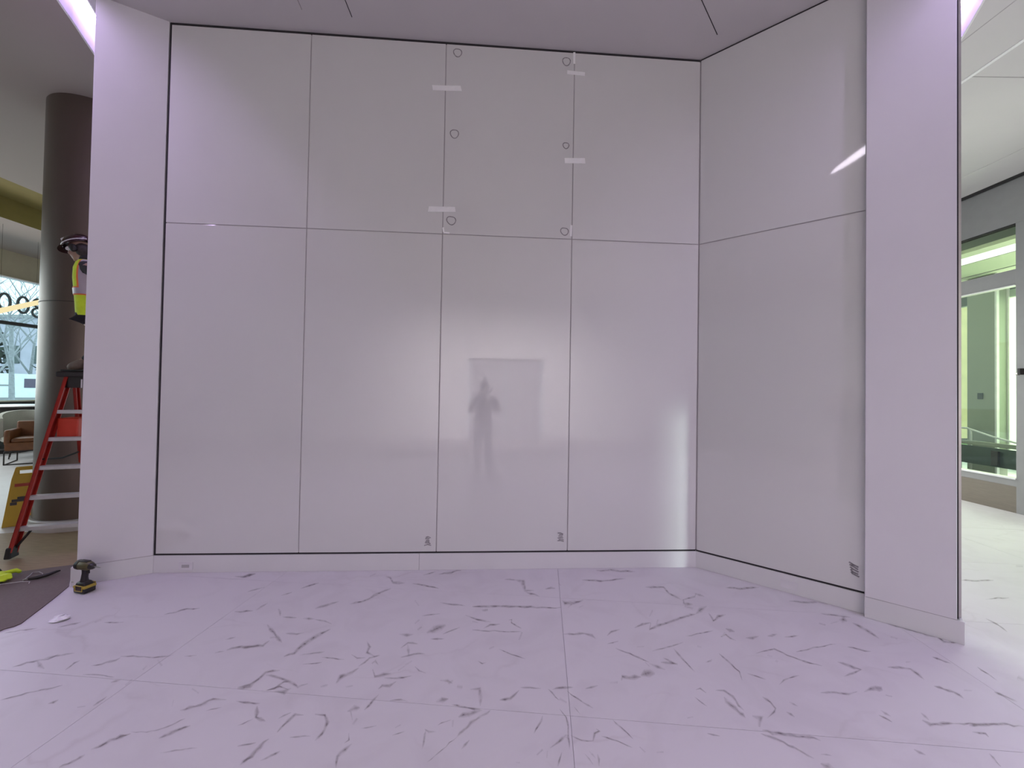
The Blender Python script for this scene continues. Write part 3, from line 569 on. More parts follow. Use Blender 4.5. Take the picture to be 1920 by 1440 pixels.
[4087,3578,-14,-12,4143,3583,-36,-31,4182,3574,-39,-33,4230,3572,-37,-32,4295,3584,-36,-30,4349,3587,-40,-32,4400,3588,-15,-12],
[3914,3247,-13,-11,3975,3258,-20,-17,4043,3275,-31,-25,4085,3269,-28,-23,4147,3280,-10,-9],
[2701,2523,-10,-7,2714,2508,-26,-20,2727,2493,-17,-13,2737,2476,-20,-15,2753,2465,-8,-5],
[1419,2345,-5,-6,1439,2334,-9,-11,1459,2324,-9,-11,1478,2311,-10,-11,1498,2300,-5,-6],
[1230,2440,-2,-12,1270,2461,-2,-13],
[2885,2437,-7,-4,2879,2412,-19,-11,2878,2390,-18,-11,2878,2370,-15,-8,2871,2346,-14,-8,2866,2323,-6,-4],
[4996,3899,-74,-57,5064,3895,-67,-50],
[2512,2472,12,12,2478,2469,16,17]]
bm = bmesh.new(); lay = bm.verts.layers.float.new('fade')
for k, st in enumerate(VE):
    prev = None; z = 0.0005 + 0.00025 * (k % 5)
    n = len(st) // 4; strg = random.uniform(0.72, 1.0)
    for i in range(n):
        cx, cy, hx, hy = st[4 * i:4 * i + 4]
        c = Vector((cx / 1000, cy / 1000, z)); h = Vector((hx / 2000, hy / 2000, 0)) * 1.3
        a = bm.verts.new(c - h); b_ = bm.verts.new(c); d = bm.verts.new(c + h)
        b_[lay] = strg * (0.35 if i in (0, n - 1) else 1.0)
        if prev:
            bm.faces.new((prev[0], prev[1], b_, a)); bm.faces.new((prev[1], prev[2], d, b_))
        prev = (a, b_, d)
for f in bm.faces:
    if f.normal.z < 0: f.normal_flip()
me = bpy.data.meshes.new('marble_vein'); bm.to_mesh(me); bm.free(); me.materials.append(VEIN)
vo = bpy.data.objects.new('marble_vein', me); S.collection.objects.link(vo); vo.parent = floor_o; stuff(vo)

# ---- back wall: backing, eight glass panels with marks
JS = [0.0, 1.2345, 2.4406, 3.6579, LW]; ZJ = 3.0786; ZB = 0.1545
wall_back = wall('wall_back', FA, -0.25, LW + 0.05, 0.0, ZC + 0.02, -0.25, -0.007, JOINT)
def ring(mb, F, s, z, r, wob, y=0.0006, start=0.3, turns=1.06, wid=0.0065):
    n = 26; P = []
    for k in range(n + 1):
        a = start + turns * 2 * math.pi * k / n
        rr = r * (1 + wob * math.sin(2 * a + 1) + 0.06 * math.sin(3 * a))
        P.append((s + rr * math.cos(a), z + rr * 1.08 * math.sin(a), rr))
    stroke(mb, F, [(p[0], p[1]) for p in P], wid, y)
def stroke(mb, F, pts, wid, y=0.0006):
    for (a, b) in zip(pts[:-1], pts[1:]):
        d = Vector((b[0] - a[0], b[1] - a[1])); L = d.length
        if L < 1e-5: continue
        n = Vector((-d.y, d.x)) / L * wid / 2; e = d / L * wid * 0.2
        q = [(a[0] - e.x + n.x, a[1] - e.y + n.y), (a[0] - e.x - n.x, a[1] - e.y - n.y), (b[0] + e.x - n.x, b[1] + e.y - n.y), (b[0] + e.x + n.x, b[1] + e.y + n.y)]
        mb.quad(*[F @ Vector((p[0], y, p[1])) for p in q])
marks = {(1, 1): [(1.311, 4.769, 0.036, 0.02, 0.5), (1.304, 3.966, 0.027, 0.05, 1.0), (1.305, 3.15, 0.034, 0.09, 0.4),
                  (2.335, 4.781, 0.036, 0.05, 0.2), (2.350, 4.017, 0.037, 0.03, 2.6), (2.364, 3.207, 0.038, 0.10, 2.2)]}
for c in range(4):
    for r in range(2):
        g = 0.0042
        s0 = JS[c] + (0.006 if c == 0 else g); s1 = JS[c + 1] - (0.016 if c == 3 else g)
        z0, z1 = (ZB + 0.013, ZJ - g) if r == 0 else (ZJ + g, ZC - 0.024)
        p = wbox(MB(), FA, s0, s1, z0, z1, -0.012, 0.0, 0.0012).build('panel', PANEL, wall_back)
        if c == 1 and r == 1:
            for (s, z, rad, wob, st) in marks[(1, 1)]:
                mb = MB(); ring(mb, FA, s, z, rad, wob, start=st, wid=0.0085); mb.build('pencil_circle', PENCIL, p)
        if r == 0 and c in (1, 2):
            s, z = (1.299, 0.292) if c == 1 else (2.519, 0.265)
            mb = MB(); rr = random.Random(5 + c)
            for k in range(6):
                y = z + 0.034 - 0.014 * k
                stroke(mb, FA, [(s + rr.uniform(.012, .03), y + rr.uniform(-.006, .006)), (s, y + 0.004), (s - rr.uniform(.012, .032), y + rr.uniform(-.008, .004))], 0.009)
            mb.build('pencil_scribble', PENCIL, p)
# black recess lines at the head, foot and left end (part of the wall)
mb = MB(); wbox(mb, FA, 0, LW, ZC - 0.026, ZC, -0.0075, -0.0045); mb.build('head_gap', BLACKGAP, wall_back)
mb = MB(); wbox(mb, FA, 0, LW, ZB - 0.002, ZB + 0.015, -0.0075, -0.0045); mb.build('foot_gap', BLACKGAP, wall_back)
mb = MB(); wbox(mb, FA, LW - 0.018, LW + 0.002, ZB, ZC, -0.0075, -0.0045); mb.build('end_gap', BLACKGAP, wall_back)

# ---- right (angled) wall: two panels
wall_right = wall('wall_right', FB, -0.02, LS + 0.5, 0.0, ZC + 0.02, -0.25, -0.007, JOINT)
for r in range(2):
    z0, z1 = (ZB + 0.013, ZJ - 0.005) if r == 0 else (ZJ + 0.005, ZC - 0.016)
    p = wbox(MB(), FB, 0.006, LS + 0.06, z0, z1, -0.012, 0.0, 0.0012).build('panel', PANEL, wall_right)
    if r == 0:
        mb = MB(); rr = random.Random(11)
        for k in range(5):
            y = 0.355 - 0.018 * k
            stroke(mb, FB, [(1.105 + 0.003 * k, y + 0.012), (1.125, y + rr.uniform(-.006, .006)), (1.145 + rr.uniform(0, .02), y - 0.012)], 0.012)
        mb.build('pencil_scribble', PENCIL, p)
mb = MB(); wbox(mb, FB, 0, LS + .05, ZC - 0.018, ZC, -0.0075, -0.0045); mb.build('head_gap', BLACKGAP, wall_right)
mb = MB(); wbox(mb, FB, 0, LS + .05, ZB - 0.002, ZB + 0.015, -0.0075, -0.0045); mb.build('foot_gap', BLACKGAP, wall_right)

# ---- piers either side
pier_r = wall('wall_right_pier', FB, LS + 0.008, 1.655, 0.0, ZC, -0.45, 0.052, PIER, 0.002)
mb = MB(); wbox(mb, FB, 1.655, 1.664, ZB + 0.004, ZC, -0.45, 0.040); mb.build('edge_gap', BLACKGAP, pier_r)
mb = MB(); wbox(mb, FB, 1.664, 1.676, ZB + 0.02, ZC, -0.45, 0.040); mb.build('edge_trim', STEEL, pier_r)
pier_l = wall('wall_left_pier', FL, 0.004, 0.474, 0.0, ZC, -0.30, 0.0, PIER, 0.002)
# walls behind the alcove (close the volume)
struct(MB().box((-3.56, 4.06, ZC / 2), (0.10, 1.30, ZC), (0, 0, 0.25)).build('wall_left_return', WHITE))
struct(MB().box((-0.4, 4.62, ZC / 2), (6.6, 0.12, ZC)).build('wall_core', WHITE))
struct(MB().box((2.98, 3.75, ZC / 2), (0.12, 1.8, ZC), (0, 0, 0.02)).build('wall_right_return', WHITE))

# ---- baseboards
bb = wall('baseboard_back', FA, -0.01, LW, 0.0, ZB - 0.02, -0.02, -0.012, BASE)
for s0, s1 in ((0.0, 2.5905), (2.5935, LW)):
    wbox(MB(), FA, s0, s1, 0.001, ZB - 0.004, -0.012, 0.001, 0.001).build('board', BASE, bb)
bb2 = wall('baseboard_right', FB, 0.0, LS + 0.01, 0.001, ZB - 0.004, -0.015, 0.001, BASE, 0.001)
bb3 = wall('baseboard_right_pier', FB, LS + 0.006, 1.69, 0.001, ZB - 0.003, -0.3, 0.0545, BASE, 0.0015)
bb4 = wall('baseboard_left_pier', FL, 0.0, 0.508, 0.001, ZB - 0.003, -0.3, 0.004, BASE, 0.0015)
mb = MB(); wbox(mb, FB, LS + 0.012, 1.655, ZB - 0.003, ZB + 0.002, -0.2, 0.0526); mb.build('joint_line', JOINT, bb3)
mb = MB(); wbox(mb, FL, 0.004, 0.470, ZB - 0.003, ZB + 0.002, -0.2, 0.0006); mb.build('joint_line', JOINT, bb4)

# ---- ceiling with two light slots and the lobby trough
def offset(pts, d):
    out = []
    for i, p in enumerate(pts):
        t = (Vector(pts[min(i + 1, len(pts) - 1)]) - Vector(pts[max(i - 1, 0)])).normalized()
        out.append(Vector(p) + Vector((-t.y, t.x)) * d)
    return out
def smooth_path(pts, n=5):
    P = [Vector(p) for p in pts]; out = []
    for i in range(len(P) - 1):
        p0 = P[max(i - 1, 0)]; p1 = P[i]; p2 = P[i + 1]; p3 = P[min(i + 2, len(P) - 1)]
        for k in range(n):
            t = k / n
            out.append(0.5 * ((2 * p1) + (p2 - p0) * t + (2 * p0 - 5 * p1 + 4 * p2 - p3) * t * t + (3 * p1 - p0 - 3 * p2 + p3) * t ** 3))
    out.append(P[-1]); return out
PATH_L = smooth_path([(-4.42, 4.65), (-4.05, 3.85), (-3.84, 3.42), (-3.68, 3.0), (-3.88, 2.62), (-4.28, 2.15), (-4.7, 1.65), (-5.3, 1.1)])
PATH_R = smooth_path([(4.27, 4.15), (3.95, 3.64), (3.68, 3.20), (3.38, 2.75), (3.20, 2.25), (3.26, 1.75), (3.55, 1.2), (4.0, 0.6), (4.6, 0.0)])
HW = 0.108; DEPTH = 0.30
slots = []
for P in (PATH_L, PATH_R):
    slots.append(offset(P, HW) + offset(P, -HW)[::-1])
X0, X1, Y0, Y1 = -13.0, 13.0, -6.6, 11.0
trough = [Vector((-10.1, 2.0)), Vector((-8.15, 2.0)), Vector((-8.15, 10.0)), Vector((-10.1, 10.0))]
polys = [[Vector((X0, Y0, 0)), Vector((X1, Y0, 0)), Vector((X1, Y1, 0)), Vector((X0, Y1, 0))]]
for h in slots + [trough]: polys.append([Vector((p.x, p.y, 0)) for p in h][::-1])
flat = [v for p in polys for v in p]
bm = bmesh.new(); vs = [bm.verts.new((v.x, v.y, ZC)) for v in flat]
for t in tessellate_polygon(polys):
    try: bm.faces.new([vs[i] for i in t])
    except ValueError: pass
for f in bm.faces:
    f.normal_update()
    if f.normal.z > 0: f.normal_flip()
me = bpy.data.meshes.new('ceiling'); bm.to_mesh(me); bm.free(); me.materials.append(CEIL)
ceil_o = bpy.data.objects.new('ceiling', me); S.collection.objects.link(ceil_o); struct(ceil_o)
tr = MB()
for a, b in zip(trough, trough[1:] + trough[:1]):
    tr.quad((a.x, a.y, ZC), (b.x, b.y, ZC), (b.x, b.y, ZC + 0.42), (a.x, a.y, ZC + 0.42))
tr.quad(*[(p.x, p.y, ZC + 0.42) for p in trough])
tr.build('trough', mat('yellow_lit_trough', (0.24, 0.19, 0.06), 0.8), ceil_o)  # yellow light in the trough is put into this olive colour
# hairline slits in the alcove ceiling
for a, b in (((-1.443, 3.10), (-1.451, 3.377)), ((1.45, 3.12), (1.793, 3.485)), ((-1.83, 3.1), (-1.856, 3.317))):
    wd = 0.006 if a[0] != -1.83 else 0.002
    d = Vector((b[0] - a[0], b[1] - a[1], 0)); c = Vector(((a[0] + b[0]) / 2, (a[1] + b[1]) / 2, ZC - 0.0005))
    MB().box(c, (d.length, wd, 0.003), (0, 0, math.atan2(d.y, d.x))).build('ceiling_slit', BLACKGAP, ceil_o)
# panel joints and white trim in the corridor ceiling
MB().box((4.55, 4.5, ZC - 0.002), (0.035, 6.5, 0.008)).build('white_strip', TRIMW, ceil_o)
MB().box((5.9, 3.90, ZC - 0.0005), (2.65, 0.008, 0.003)).build('ceiling_joint', JOINT, ceil_o)
MB().box((4.03, 2.2, ZC - 0.0005), (0.008, 3.0, 0.003)).build('ceiling_joint', JOINT, ceil_o)
MB().box((6.54, 6.0, ZC - 0.002), (0.01, 9.0, 0.006)).build('ceiling_joint', CEIL, ceil_o)
MB().box((7.25, 6.0, ZC - 0.012), (0.06, 9.5, 0.024)).build('head_gap', BLACKGAP, ceil_o)

HOUSE = mat('cove_housing_paint', (0.22, 0.20, 0.23), 0.7)
for P, lab in ((PATH_L, 'curved violet light cove in the ceiling beside the left pier'), (PATH_R, 'curved violet light cove in the ceiling beside the right pier')):
    t = thing('cove_light', lab, 'light', (P[4].x, P[4].y, ZC), group=None)
    inv = Matrix.Translation((-P[4].x, -P[4].y, -ZC))
    o1 = offset(P, HW); o2 = offset(P, -HW)
    hb = MB()
    for E_ in (o1, o2):
        for a, b in zip(E_[:-1], E_[1:]):
            hb.quad(*[inv @ Vector(q) for q in ((a.x, a.y, ZC), (b.x, b.y, ZC), (b.x, b.y, ZC + DEPTH), (a.x, a.y, ZC + DEPTH))])
    for k in (0, -1):
        a, b = o1[k], o2[k]
        hb.quad(*[inv @ Vector(q) for q in ((a.x, a.y, ZC), (b.x, b.y, ZC), (b.x, b.y, ZC + DEPTH), (a.x, a.y, ZC + DEPTH))])
    hb.build('housing', HOUSE, t)
    db = MB(); hb2 = MB(); oo, oi = (o2, o1) if P is PATH_L else (o1, o2)      # the lamp strip sits along the outer side
    for i in range(len(P) - 1):
        db.quad(*[inv @ Vector((q.x, q.y, ZC + DEPTH - 0.004)) for q in (oo[i], oo[i + 1], oo[i + 1].lerp(oi[i + 1], 0.26), oo[i].lerp(oi[i], 0.26))])
        hb2.quad(*[inv @ Vector((q.x, q.y, ZC + DEPTH - 0.002)) for q in (o1[i], o1[i + 1], o2[i + 1], o2[i])])
    db.build('diffuser', LED, t); hb2.build('housing_top', HOUSE, t)
    for E_, sg in ((o1, 1), (o2, -1)):
        tb = MB(); q = offset(P, sg * (HW + 0.014))
        for i in range(len(P) - 1):
            tb.quad(*[inv @ Vector((v.x, v.y, ZC - 0.003)) for v in (E_[i], E_[i + 1], q[i + 1], q[i])])
        tb.build('edge_trim', TRIMW, t)

# ---- right: glazed partition along the corridor (x = 7.3)
XG = 7.3
gz = struct(MB().box((XG + 0.05, 7.3, 0.19), (0.10, 6.6, 0.38)).build('window_2', KICK))
def gbox(name, y0, y1, z0, z1, m, dx=0.10, x=XG + 0.05):
    return MB().box((x, (y0 + y1) / 2, (z0 + z1) / 2), (dx, abs(y1 - y0), abs(z1 - z0)), bev=0.003).build(name, m, gz)
gbox('head_panel', 2.0, 10.6, 4.21, ZC - 0.024, GREYWALL, 0.12)
gbox('transom', 3.0, 10.6, 3.31, 3.54, GREYWALL)
gbox('sill', 5.685, 10.6, 0.38, 0.48, GREYWALL)
gbox('sill_ledge', 5.685, 10.6, 0.478, 0.50, TRIMW, 0.13)
gbox('post', 5.50, 5.685, 0.0, 4.21, GREYWALL, 0.11)
gbox('post', 7.62, 7.74, 0.38, 4.21, GREYWALL)
gbox('glazing_bead', 5.69, 7.62, 4.195, 4.21, BLACKGAP, 0.112)
gbox('glazing_bead', 5.69, 7.62, 3.302, 3.312, TRIMW, 0.13)
for z0, z1 in ((0.49, 3.31), (3.54, 4.21)):
    gbox('pane', 5.685, 7.62, z0, z1, GLASS_G, 0.012); gbox('pane', 7.74, 10.6, z0, z1, GLASS_G, 0.012)
# glass door in the same partition, its handle just inside the frame
dr = struct(MB().box((XG + 0.05, 5.44, 1.65), (0.055, 0.115, 3.3), bev=0.003).build('door_2', GREYWALL))
MB().box((XG + 0.05, 4.45, 1.65), (0.055, 0.115, 3.3), bev=0.003).build('stile', GREYWALL, dr)
MB().box((XG + 0.05, 4.95, 0.20), (0.055, 0.88, 0.38), bev=0.003).build('bottom_rail', KICK, dr)
MB().box((XG + 0.05, 4.95, 1.85), (0.012, 0.88, 2.9)).build('pane', GLASS_G, dr)
h = MB().box((XG - 0.035, 5.60, 2.04), (0.08, 0.045, 0.09), bev=0.01).build('handle', DARK, dr); h['label'] = 'black door handle block'
MB().cyl((XG - 0.04, 5.625, 2.01), (XG - 0.04, 5.655, 2.01), 0.025, 0.02, 14).build('lock_cylinder', STEEL, dr, True)
struct(MB().box((XG + 0.05, 3.9, ZC / 2), (0.12, 1.0, ZC)).build('wall_corridor', WHITE))
struct(MB().box((5.0, 10.7, ZC / 2), (4.9, 0.12, ZC)).build('wall_corridor_end', WHITE))
struct(MB().box((XG + 0.05, 1.7, ZC / 2), (0.12, 3.4, ZC)).build('wall_corridor_near', WHITE))
struct(MB().box((XG + 0.05, -4.2, ZC / 2), (0.12, 4.8, ZC)).build('wall_side_near', WHITE))
# ---- vestibule and outdoors beyond the glazed partition
vt = struct(MB().box((9.9, 7.2, -0.03), (5.0, 7.6, 0.06)).build('floor_vestibule', mat('pale_paving', (0.66, 0.66, 0.58), 0.5, var=0.05, scale=3)))
vw = struct(MB().box((12.0, 7.2, 0.15), (0.14, 7.6, 0.30)).build('window_3', GREYWALL))
for y in (3.6, 6.05, 8.7, 10.8): MB().box((12.0, y, 2.2), (0.12, 0.10, 4.0), bev=0.004).build('mullion', GREYWALL, vw)
for z in (4.15,): MB().box((12.0, 7.2, z), (0.12, 7.6, 0.12), bev=0.004).build('transom', GREYWALL, vw)
for y0, y1 in ((3.65, 6.0), (6.1, 8.65), (8.75, 10.75)): MB().box((12.0, (y0 + y1) / 2, 2.2), (0.012, y1 - y0, 3.8)).build('pane', GLASS_C, vw)
VC = mat('vestibule_ceiling_paint', (0.80, 0.84, 0.66), 0.7, var=0.02)
vcl = struct(MB().box((9.75, 7.2, 4.08), (4.5, 7.0, 0.06)).build('ceiling_vestibule', VC))
MB().box((7.90, 7.2, 4.045), (0.32, 6.8, 0.03)).build('strip_light', emit('vestibule_strip_light', (0.93, 1.0, 0.95), 1.6), vcl)
MB().box((8.12, 7.2, 4.047), (0.02, 6.8, 0.012)).build('ceiling_joint', GREYWALL, vcl)
MB().box((9.0, 7.2, 4.047), (0.02, 6.8, 0.012)).build('ceiling_joint', GREYWALL, vcl)
pc = thing('wall_post', 'grey green square post with a card reader behind the corridor glass', 'post', (9.32, 7.71, 0))
MB().box((0, 0, 2.02), (0.24, 0.46, 4.04), bev=0.006).build('shaft', mat('grey_green_paint', (0.33, 0.35, 0.28), 0.5, var=0.03), pc)
MB().box((-0.128, 0.0, 1.69), (0.02, 0.085, 0.12), bev=0.004).build('card_reader', mat('reader_grey', (0.07, 0.08, 0.06), 0.4), pc)
MB().box((-0.10, -0.245, 2.02), (0.05, 0.03, 4.04)).build('edge_strip', TRIMW, pc)
struct(MB().box((9.50, 7.2, 3.72), (0.1, 3.2, 0.30), bev=0.006).build('trim_2', mat('header_grey', (0.13, 0.15, 0.12), 0.5)))
FROST = bpy.data.materials.new('frosted_glass'); FROST.use_nodes = True; _t = FROST.node_tree; _t.nodes.clear()
_a = _t.nodes.new('ShaderNodeBsdfTranslucent'); _b = _t.nodes.new('ShaderNodeBsdfDiffuse'); _m = _t.nodes.new('ShaderNodeMixShader'); _o = _t.nodes.new('ShaderNodeOutputMaterial')
_a.inputs[0].default_value = (0.90, 0.98, 0.88, 1); _b.inputs[0].default_value = (0.85, 0.92, 0.82, 1); _m.inputs[0].default_value = 0.4
_t.links.new(_a.outputs[0], _m.inputs[1]); _t.links.new(_b.outputs[0], _m.inputs[2]); _t.links.new(_m.outputs[0], _o.inputs[0])
fp = thing('frosted_screen', 'bright frosted glass screen standing right of the grey green post', 'screen', (9.45, 6.9, 0))
MB().box((0, 0, 2.1), (0.02, 1.10, 3.25), bev=0.003).build('pane', FROST, fp)
MB().box((0, 0.565, 2.1), (0.05, 0.03, 3.3)).build('frame', TRIMW, fp)
MB().box((0, 0, 0.44), (0.05, 1.16, 0.05)).build('frame', TRIMW, fp)
lp = thing('low_partition', 'low dark teal panel with a grey cap behind the corridor glass', 'partition', (8.35, 6.9, 0))
TEAL = mat('dark_teal_panel', (0.045, 0.066, 0.062), 0.3, var=0.05)
MB().box((0, 0, 0.63), (0.03, 2.6, 0.32)).build('panel', TEAL, lp)
MB().box((0, 0, 0.845), (0.07, 2.6, 0.07), bev=0.006).build('cap_rail', mat('grey_cap', (0.20, 0.22, 0.185), 0.4), lp)
MB().box((-0.03, -0.14, 0.62), (0.05, 0.10, 0.25), bev=0.006).build('latch_box', DARK, lp)
for y in (-1.2, 0.45, 1.2): MB().box((0.02, y, 0.25), (0.04, 0.05, 0.5)).build('leg', GREYWALL, lp)
hr = thing('handrail', 'thin pale handrail sloping down behind the low teal panel', 'handrail', (9.0, 7.4, 0))
MB().tube([(0, 1.2, 1.06), (0, 0.36, 1.055), (0, -0.05, 0.93), (0, -0.55, 0.83), (0, -0.95, 0.76)], 0.018).build('rail', TRIMW, hr, True)
for y, z in ((0.9, 1.06), (0.3, 1.04), (-0.7, 0.80)): MB().cyl((0, y, 0), (0, y, z), 0.014).build('baluster', STEEL, hr, True)
bk = thing('beige_building', 'beige sunlit building seen through the far right glass', 'building', (22, 19.0, 0))
MB().box((0, 0, 3.6), (8, 6, 7.2)).build('wall', mat('beige_render', (0.85, 0.62, 0.30), 0.8, var=0.1, scale=2), bk)
for y in (-2, 0, 2): MB().box((-4.02, y, 3.2), (0.08, 1.0, 1.4)).build('window', TEAL, bk)
MB().box((0, 0, 7.3), (8.4, 6.4, 0.25)).build('roof', GREYWALL, bk)
struct(MB().box((30, 8, -0.12), (36, 60, 0.1)).build('ground_right', mat('grass_ground', (0.16, 0.26, 0.08), 0.9, var=0.2, scale=3)))

# ---- corridor end window and the door on the near right side
we = struct(MB().box((6.05, 10.62, 0.35), (2.5, 0.08, 0.08)).build('window_4', GREYWALL))
for x in (4.85, 6.05, 7.2): MB().box((x, 10.62, 2.2), (0.08, 0.08, 3.7)).build('mullion', GREYWALL, we)
MB().box((6.05, 10.62, 4.05), (2.5, 0.08, 0.08)).build('mullion', GREYWALL, we)
d3 = struct(MB().box((XG + 0.05, -1.72, 1.3), (0.08, 0.10, 2.6)).build('door_3', GREYWALL))
MB().box((XG + 0.05, -0.06, 1.3), (0.08, 0.10, 2.6)).build('stile', GREYWALL, d3)
MB().box((XG + 0.05, -0.9, 2.66), (0.08, 1.78, 0.12)).build('head_rail', GREYWALL, d3)
MB().box((XG + 0.05, -0.9, 0.12), (0.08, 1.62, 0.24)).build('bottom_rail', KICK, d3)
MB().box((XG + 0.05, -0.9, 1.42), (0.012, 1.58, 2.36)).build('pane', GLASS_C, d3)
struct(MB().box((XG + 0.05, -0.9, 3.82), (0.12, 1.9, 2.12)).build('wall_over_door', WHITE))

# ---- lobby shell: far left window wall, rear wall with a dark doorway
XW = -12.5
lw_ = struct(MB().box((XW - 0.06, 5.8, 0.575), (0.12, 12.0, 1.15)).build('window_1', mat('dark_spandrel', (0.05, 0.052, 0.05), 0.5)))
MB().box((XW, 5.8, 1.165), (0.26, 12.0, 0.035), bev=0.004).build('sill', mat('sill_stone', (0.50, 0.46, 0.36), 0.5), lw_)
MB().box((XW - 0.05, 5.8, 3.10), (0.10, 12.0, 0.085)).build('transom', BLACKP, lw_)
for y in (0.0, 3.0, 6.0, 8.6, 11.6): MB().box((XW - 0.05, y, 2.7), (0.09, 0.07, 3.05)).build('mullion', BLACKP, lw_)
MB().box((XW + 0.0, 5.8, 4.215), (0.16, 12.0, 0.03)).build('head_trim', TRIMW, lw_)
for y0, y1 in ((0.03, 2.97), (3.03, 5.97), (6.03, 8.57), (8.63, 11.57)):
    for z0, z1 in ((1.18, 3.06), (3.14, 4.2)):
        MB().box((XW - 0.05, (y0 + y1) / 2, (z0 + z1) / 2), (0.012, y1 - y0, z1 - z0)).build('pane', GLASS_C, lw_)
struct(MB().box((XW - 0.06, 5.0, 4.56), (0.14, 14, 0.68)).build('wall_left_head', mat('beige_wall_paint', (0.42, 0.36, 0.27), 0.8, var=0.03)))
struct(MB().box((XW - 0.06, -3.4, 2.1), (0.14, 6.6, 4.3)).build('wall_left_near', WHITE))
# black digits on the upper pane
def digit_ring(mb, y, z, ry, rz, wd):
    n = 28; X = XW + 0.012
    for k in range(n):
        a, b = 2 * math.pi * k / n, 2 * math.pi * (k + 1) / n
        q = [(ry * math.cos(a), rz * math.sin(a)), (ry * math.cos(b), rz * math.sin(b)), ((ry - wd) * math.cos(b), (rz - wd) * math.sin(b)), ((ry - wd) * math.cos(a), (rz - wd) * math.sin(a))]
        lo = [mb.bm.verts.new((X, y + p[0], z + p[1])) for p in q]; hi = [mb.bm.verts.new((X + 0.02, y + p[0], z + p[1])) for p in q]
        mb.bm.faces.new(lo); mb.bm.faces.new(hi[::-1])
        for i in range(4): mb.bm.faces.new((lo[i], lo[(i + 1) % 4], hi[(i + 1) % 4], hi[i]))
DIG = mat('dark_digit', (0.10, 0.12, 0.13), 0.5)
mb = MB(); digit_ring(mb, 9.60, 3.60, 0.14, 0.23, 0.055); mb.build('digit_zero', DIG, lw_)
mb = MB(); digit_ring(mb, 9.97, 3.60, 0.14, 0.23, 0.055); mb.build('digit_zero', DIG, lw_)
mb = MB(); digit_ring(mb, 10.28, 3.71, 0.12, 0.13, 0.05); digit_ring(mb, 10.28, 3.46, 0.14, 0.14, 0.05); mb.build('digit_eight', DIG, lw_)
struct(MB().box((-8.3, 11.05, ZC / 2), (8.6, 0.12, ZC)).build('wall_lobby_far', WHITE))
rear = struct(MB().box((-6.63, -6.06, ZC / 2), (12.7, 0.12, ZC)).build('wall_rear', WHITE))
MB().box((4.8, -6.06, ZC / 2), (5.1, 0.12, ZC)).build('wall_piece', WHITE, rear)
MB().box((0.98, -6.06, (2.72 + ZC) / 2), (2.55, 0.12, ZC - 2.72)).build('wall_piece', WHITE, rear)
d1 = struct(MB().box((0.98, -6.08, 2.70), (2.55, 0.14, 0.06)).build('door_1', mat('dark_door_frame', (0.10, 0.095, 0.10), 0.5)))
DD = mat('dark_door_leaf', (0.34, 0.33, 0.35), 0.6)
for x in (0.36, 1.60):
    lf = MB().box((x, -6.10, 1.34), (1.21, 0.05, 2.66), bev=0.004).build('door_leaf', DD, d1)
    MB().cyl((x + (0.52 if x < 1 else -0.52), -6.03, 0.85), (x + (0.52 if x < 1 else -0.52), -6.03, 1.35), 0.014).build('pull_handle', STEEL, lf, True)

# ---- outdoors to the left
struct(MB().box((-50, 20, -0.2), (74, 90, 0.1)).build('ground', mat('pale_asphalt', (0.42, 0.44, 0.45), 0.9, var=0.1, scale=0.5)))
def tree(name, label, loc, h, seed, cat='tree', group=None, spread=0.5, levels=4):
    t = thing(name, label, cat, loc, group=group); R = random.Random(seed); tb = MB(); br = MB()
    def grow(p, d, L, r, lev, mb):
        q = p + d * L; mid = p + d * L * 0.5 + Vector((R.uniform(-1, 1), R.uniform(-1, 1), R.uniform(-.5, .5))) * L * 0.06
        mb.tube([p, mid, q], [r, r * .8, r * .62], 5)
        if lev == 0: return
        for k in range(3 if lev > 1 else 4):
            a = R.uniform(0, 6.28); v = (d + Vector((math.cos(a), math.sin(a), R.uniform(-.1, .5))) * R.uniform(.45, .95) * (0.6 + spread)).normalized()
            grow(q if k < 2 else mid, v, L * R.uniform(.6, .8), r * .58, lev - 1, br)
    grow(Vector((0, 0, 0)), Vector((R.uniform(-.1, .1), R.uniform(-.1, .1), 1)).normalized(), h * .34, h * .009, levels, tb)
    BARK = bpy.data.materials.get('bark') or mat('bark', (0.30, 0.30, 0.31), 0.9, var=0.2, scale=10)
    tb.build('trunk', BARK, t); stuff(br.build('branches', BARK, t)); return t
tree('bare_tree', 'tall bare winter tree nearest the window behind the digits', (-24.0, 18.9, -0.15), 13, 3)
tree('bare_tree', 'bare tree with a thick leaning trunk left of the dark hedge', (-31.0, 23.4, -0.15), 12, 8)
tree('bare_tree', 'distant bare tree standing behind the pale building', (-41.5, 33.9, -0.15), 15, 12)
HEDGE = mat('evergreen_foliage', (0.045, 0.06, 0.045), 0.9, var=0.5, scale=6, bump=0.4)
def shrub(label, loc, r, h, seed):
    t = thing('evergreen_shrub', label, 'shrub', loc, group='evergreens behind the van'); R = random.Random(seed)
    mb = MB()
    for k in range(420):
        a = R.uniform(0, 6.28); u = R.random(); rr = r * (1 - 0.75 * u) * math.sqrt(R.random()); z = h * (0.06 + 0.94 * u)
        c = Vector((rr * math.cos(a), rr * math.sin(a), z)); s = r * R.uniform(.12, .24)
        d1_ = Vector((R.uniform(-1, 1), R.uniform(-1, 1), R.uniform(-1, .3))).normalized() * s; d2_ = d1_.cross(Vector((R.uniform(-1, 1), R.uniform(-1, 1), 1))).normalized() * s * .5
        mb.quad(c - d1_, c + d2_, c + d1_, c - d2_)
    stuff(mb.build('foliage', HEDGE, t)); MB().cyl((0, 0, 0), (0, 0, h * .5), r * .07).build('trunk', HEDGE, t)
shrub('dark evergreen standing behind the white van, left one', (-40.5, 30.2, -0.15), 2.0, 6.0, 1)
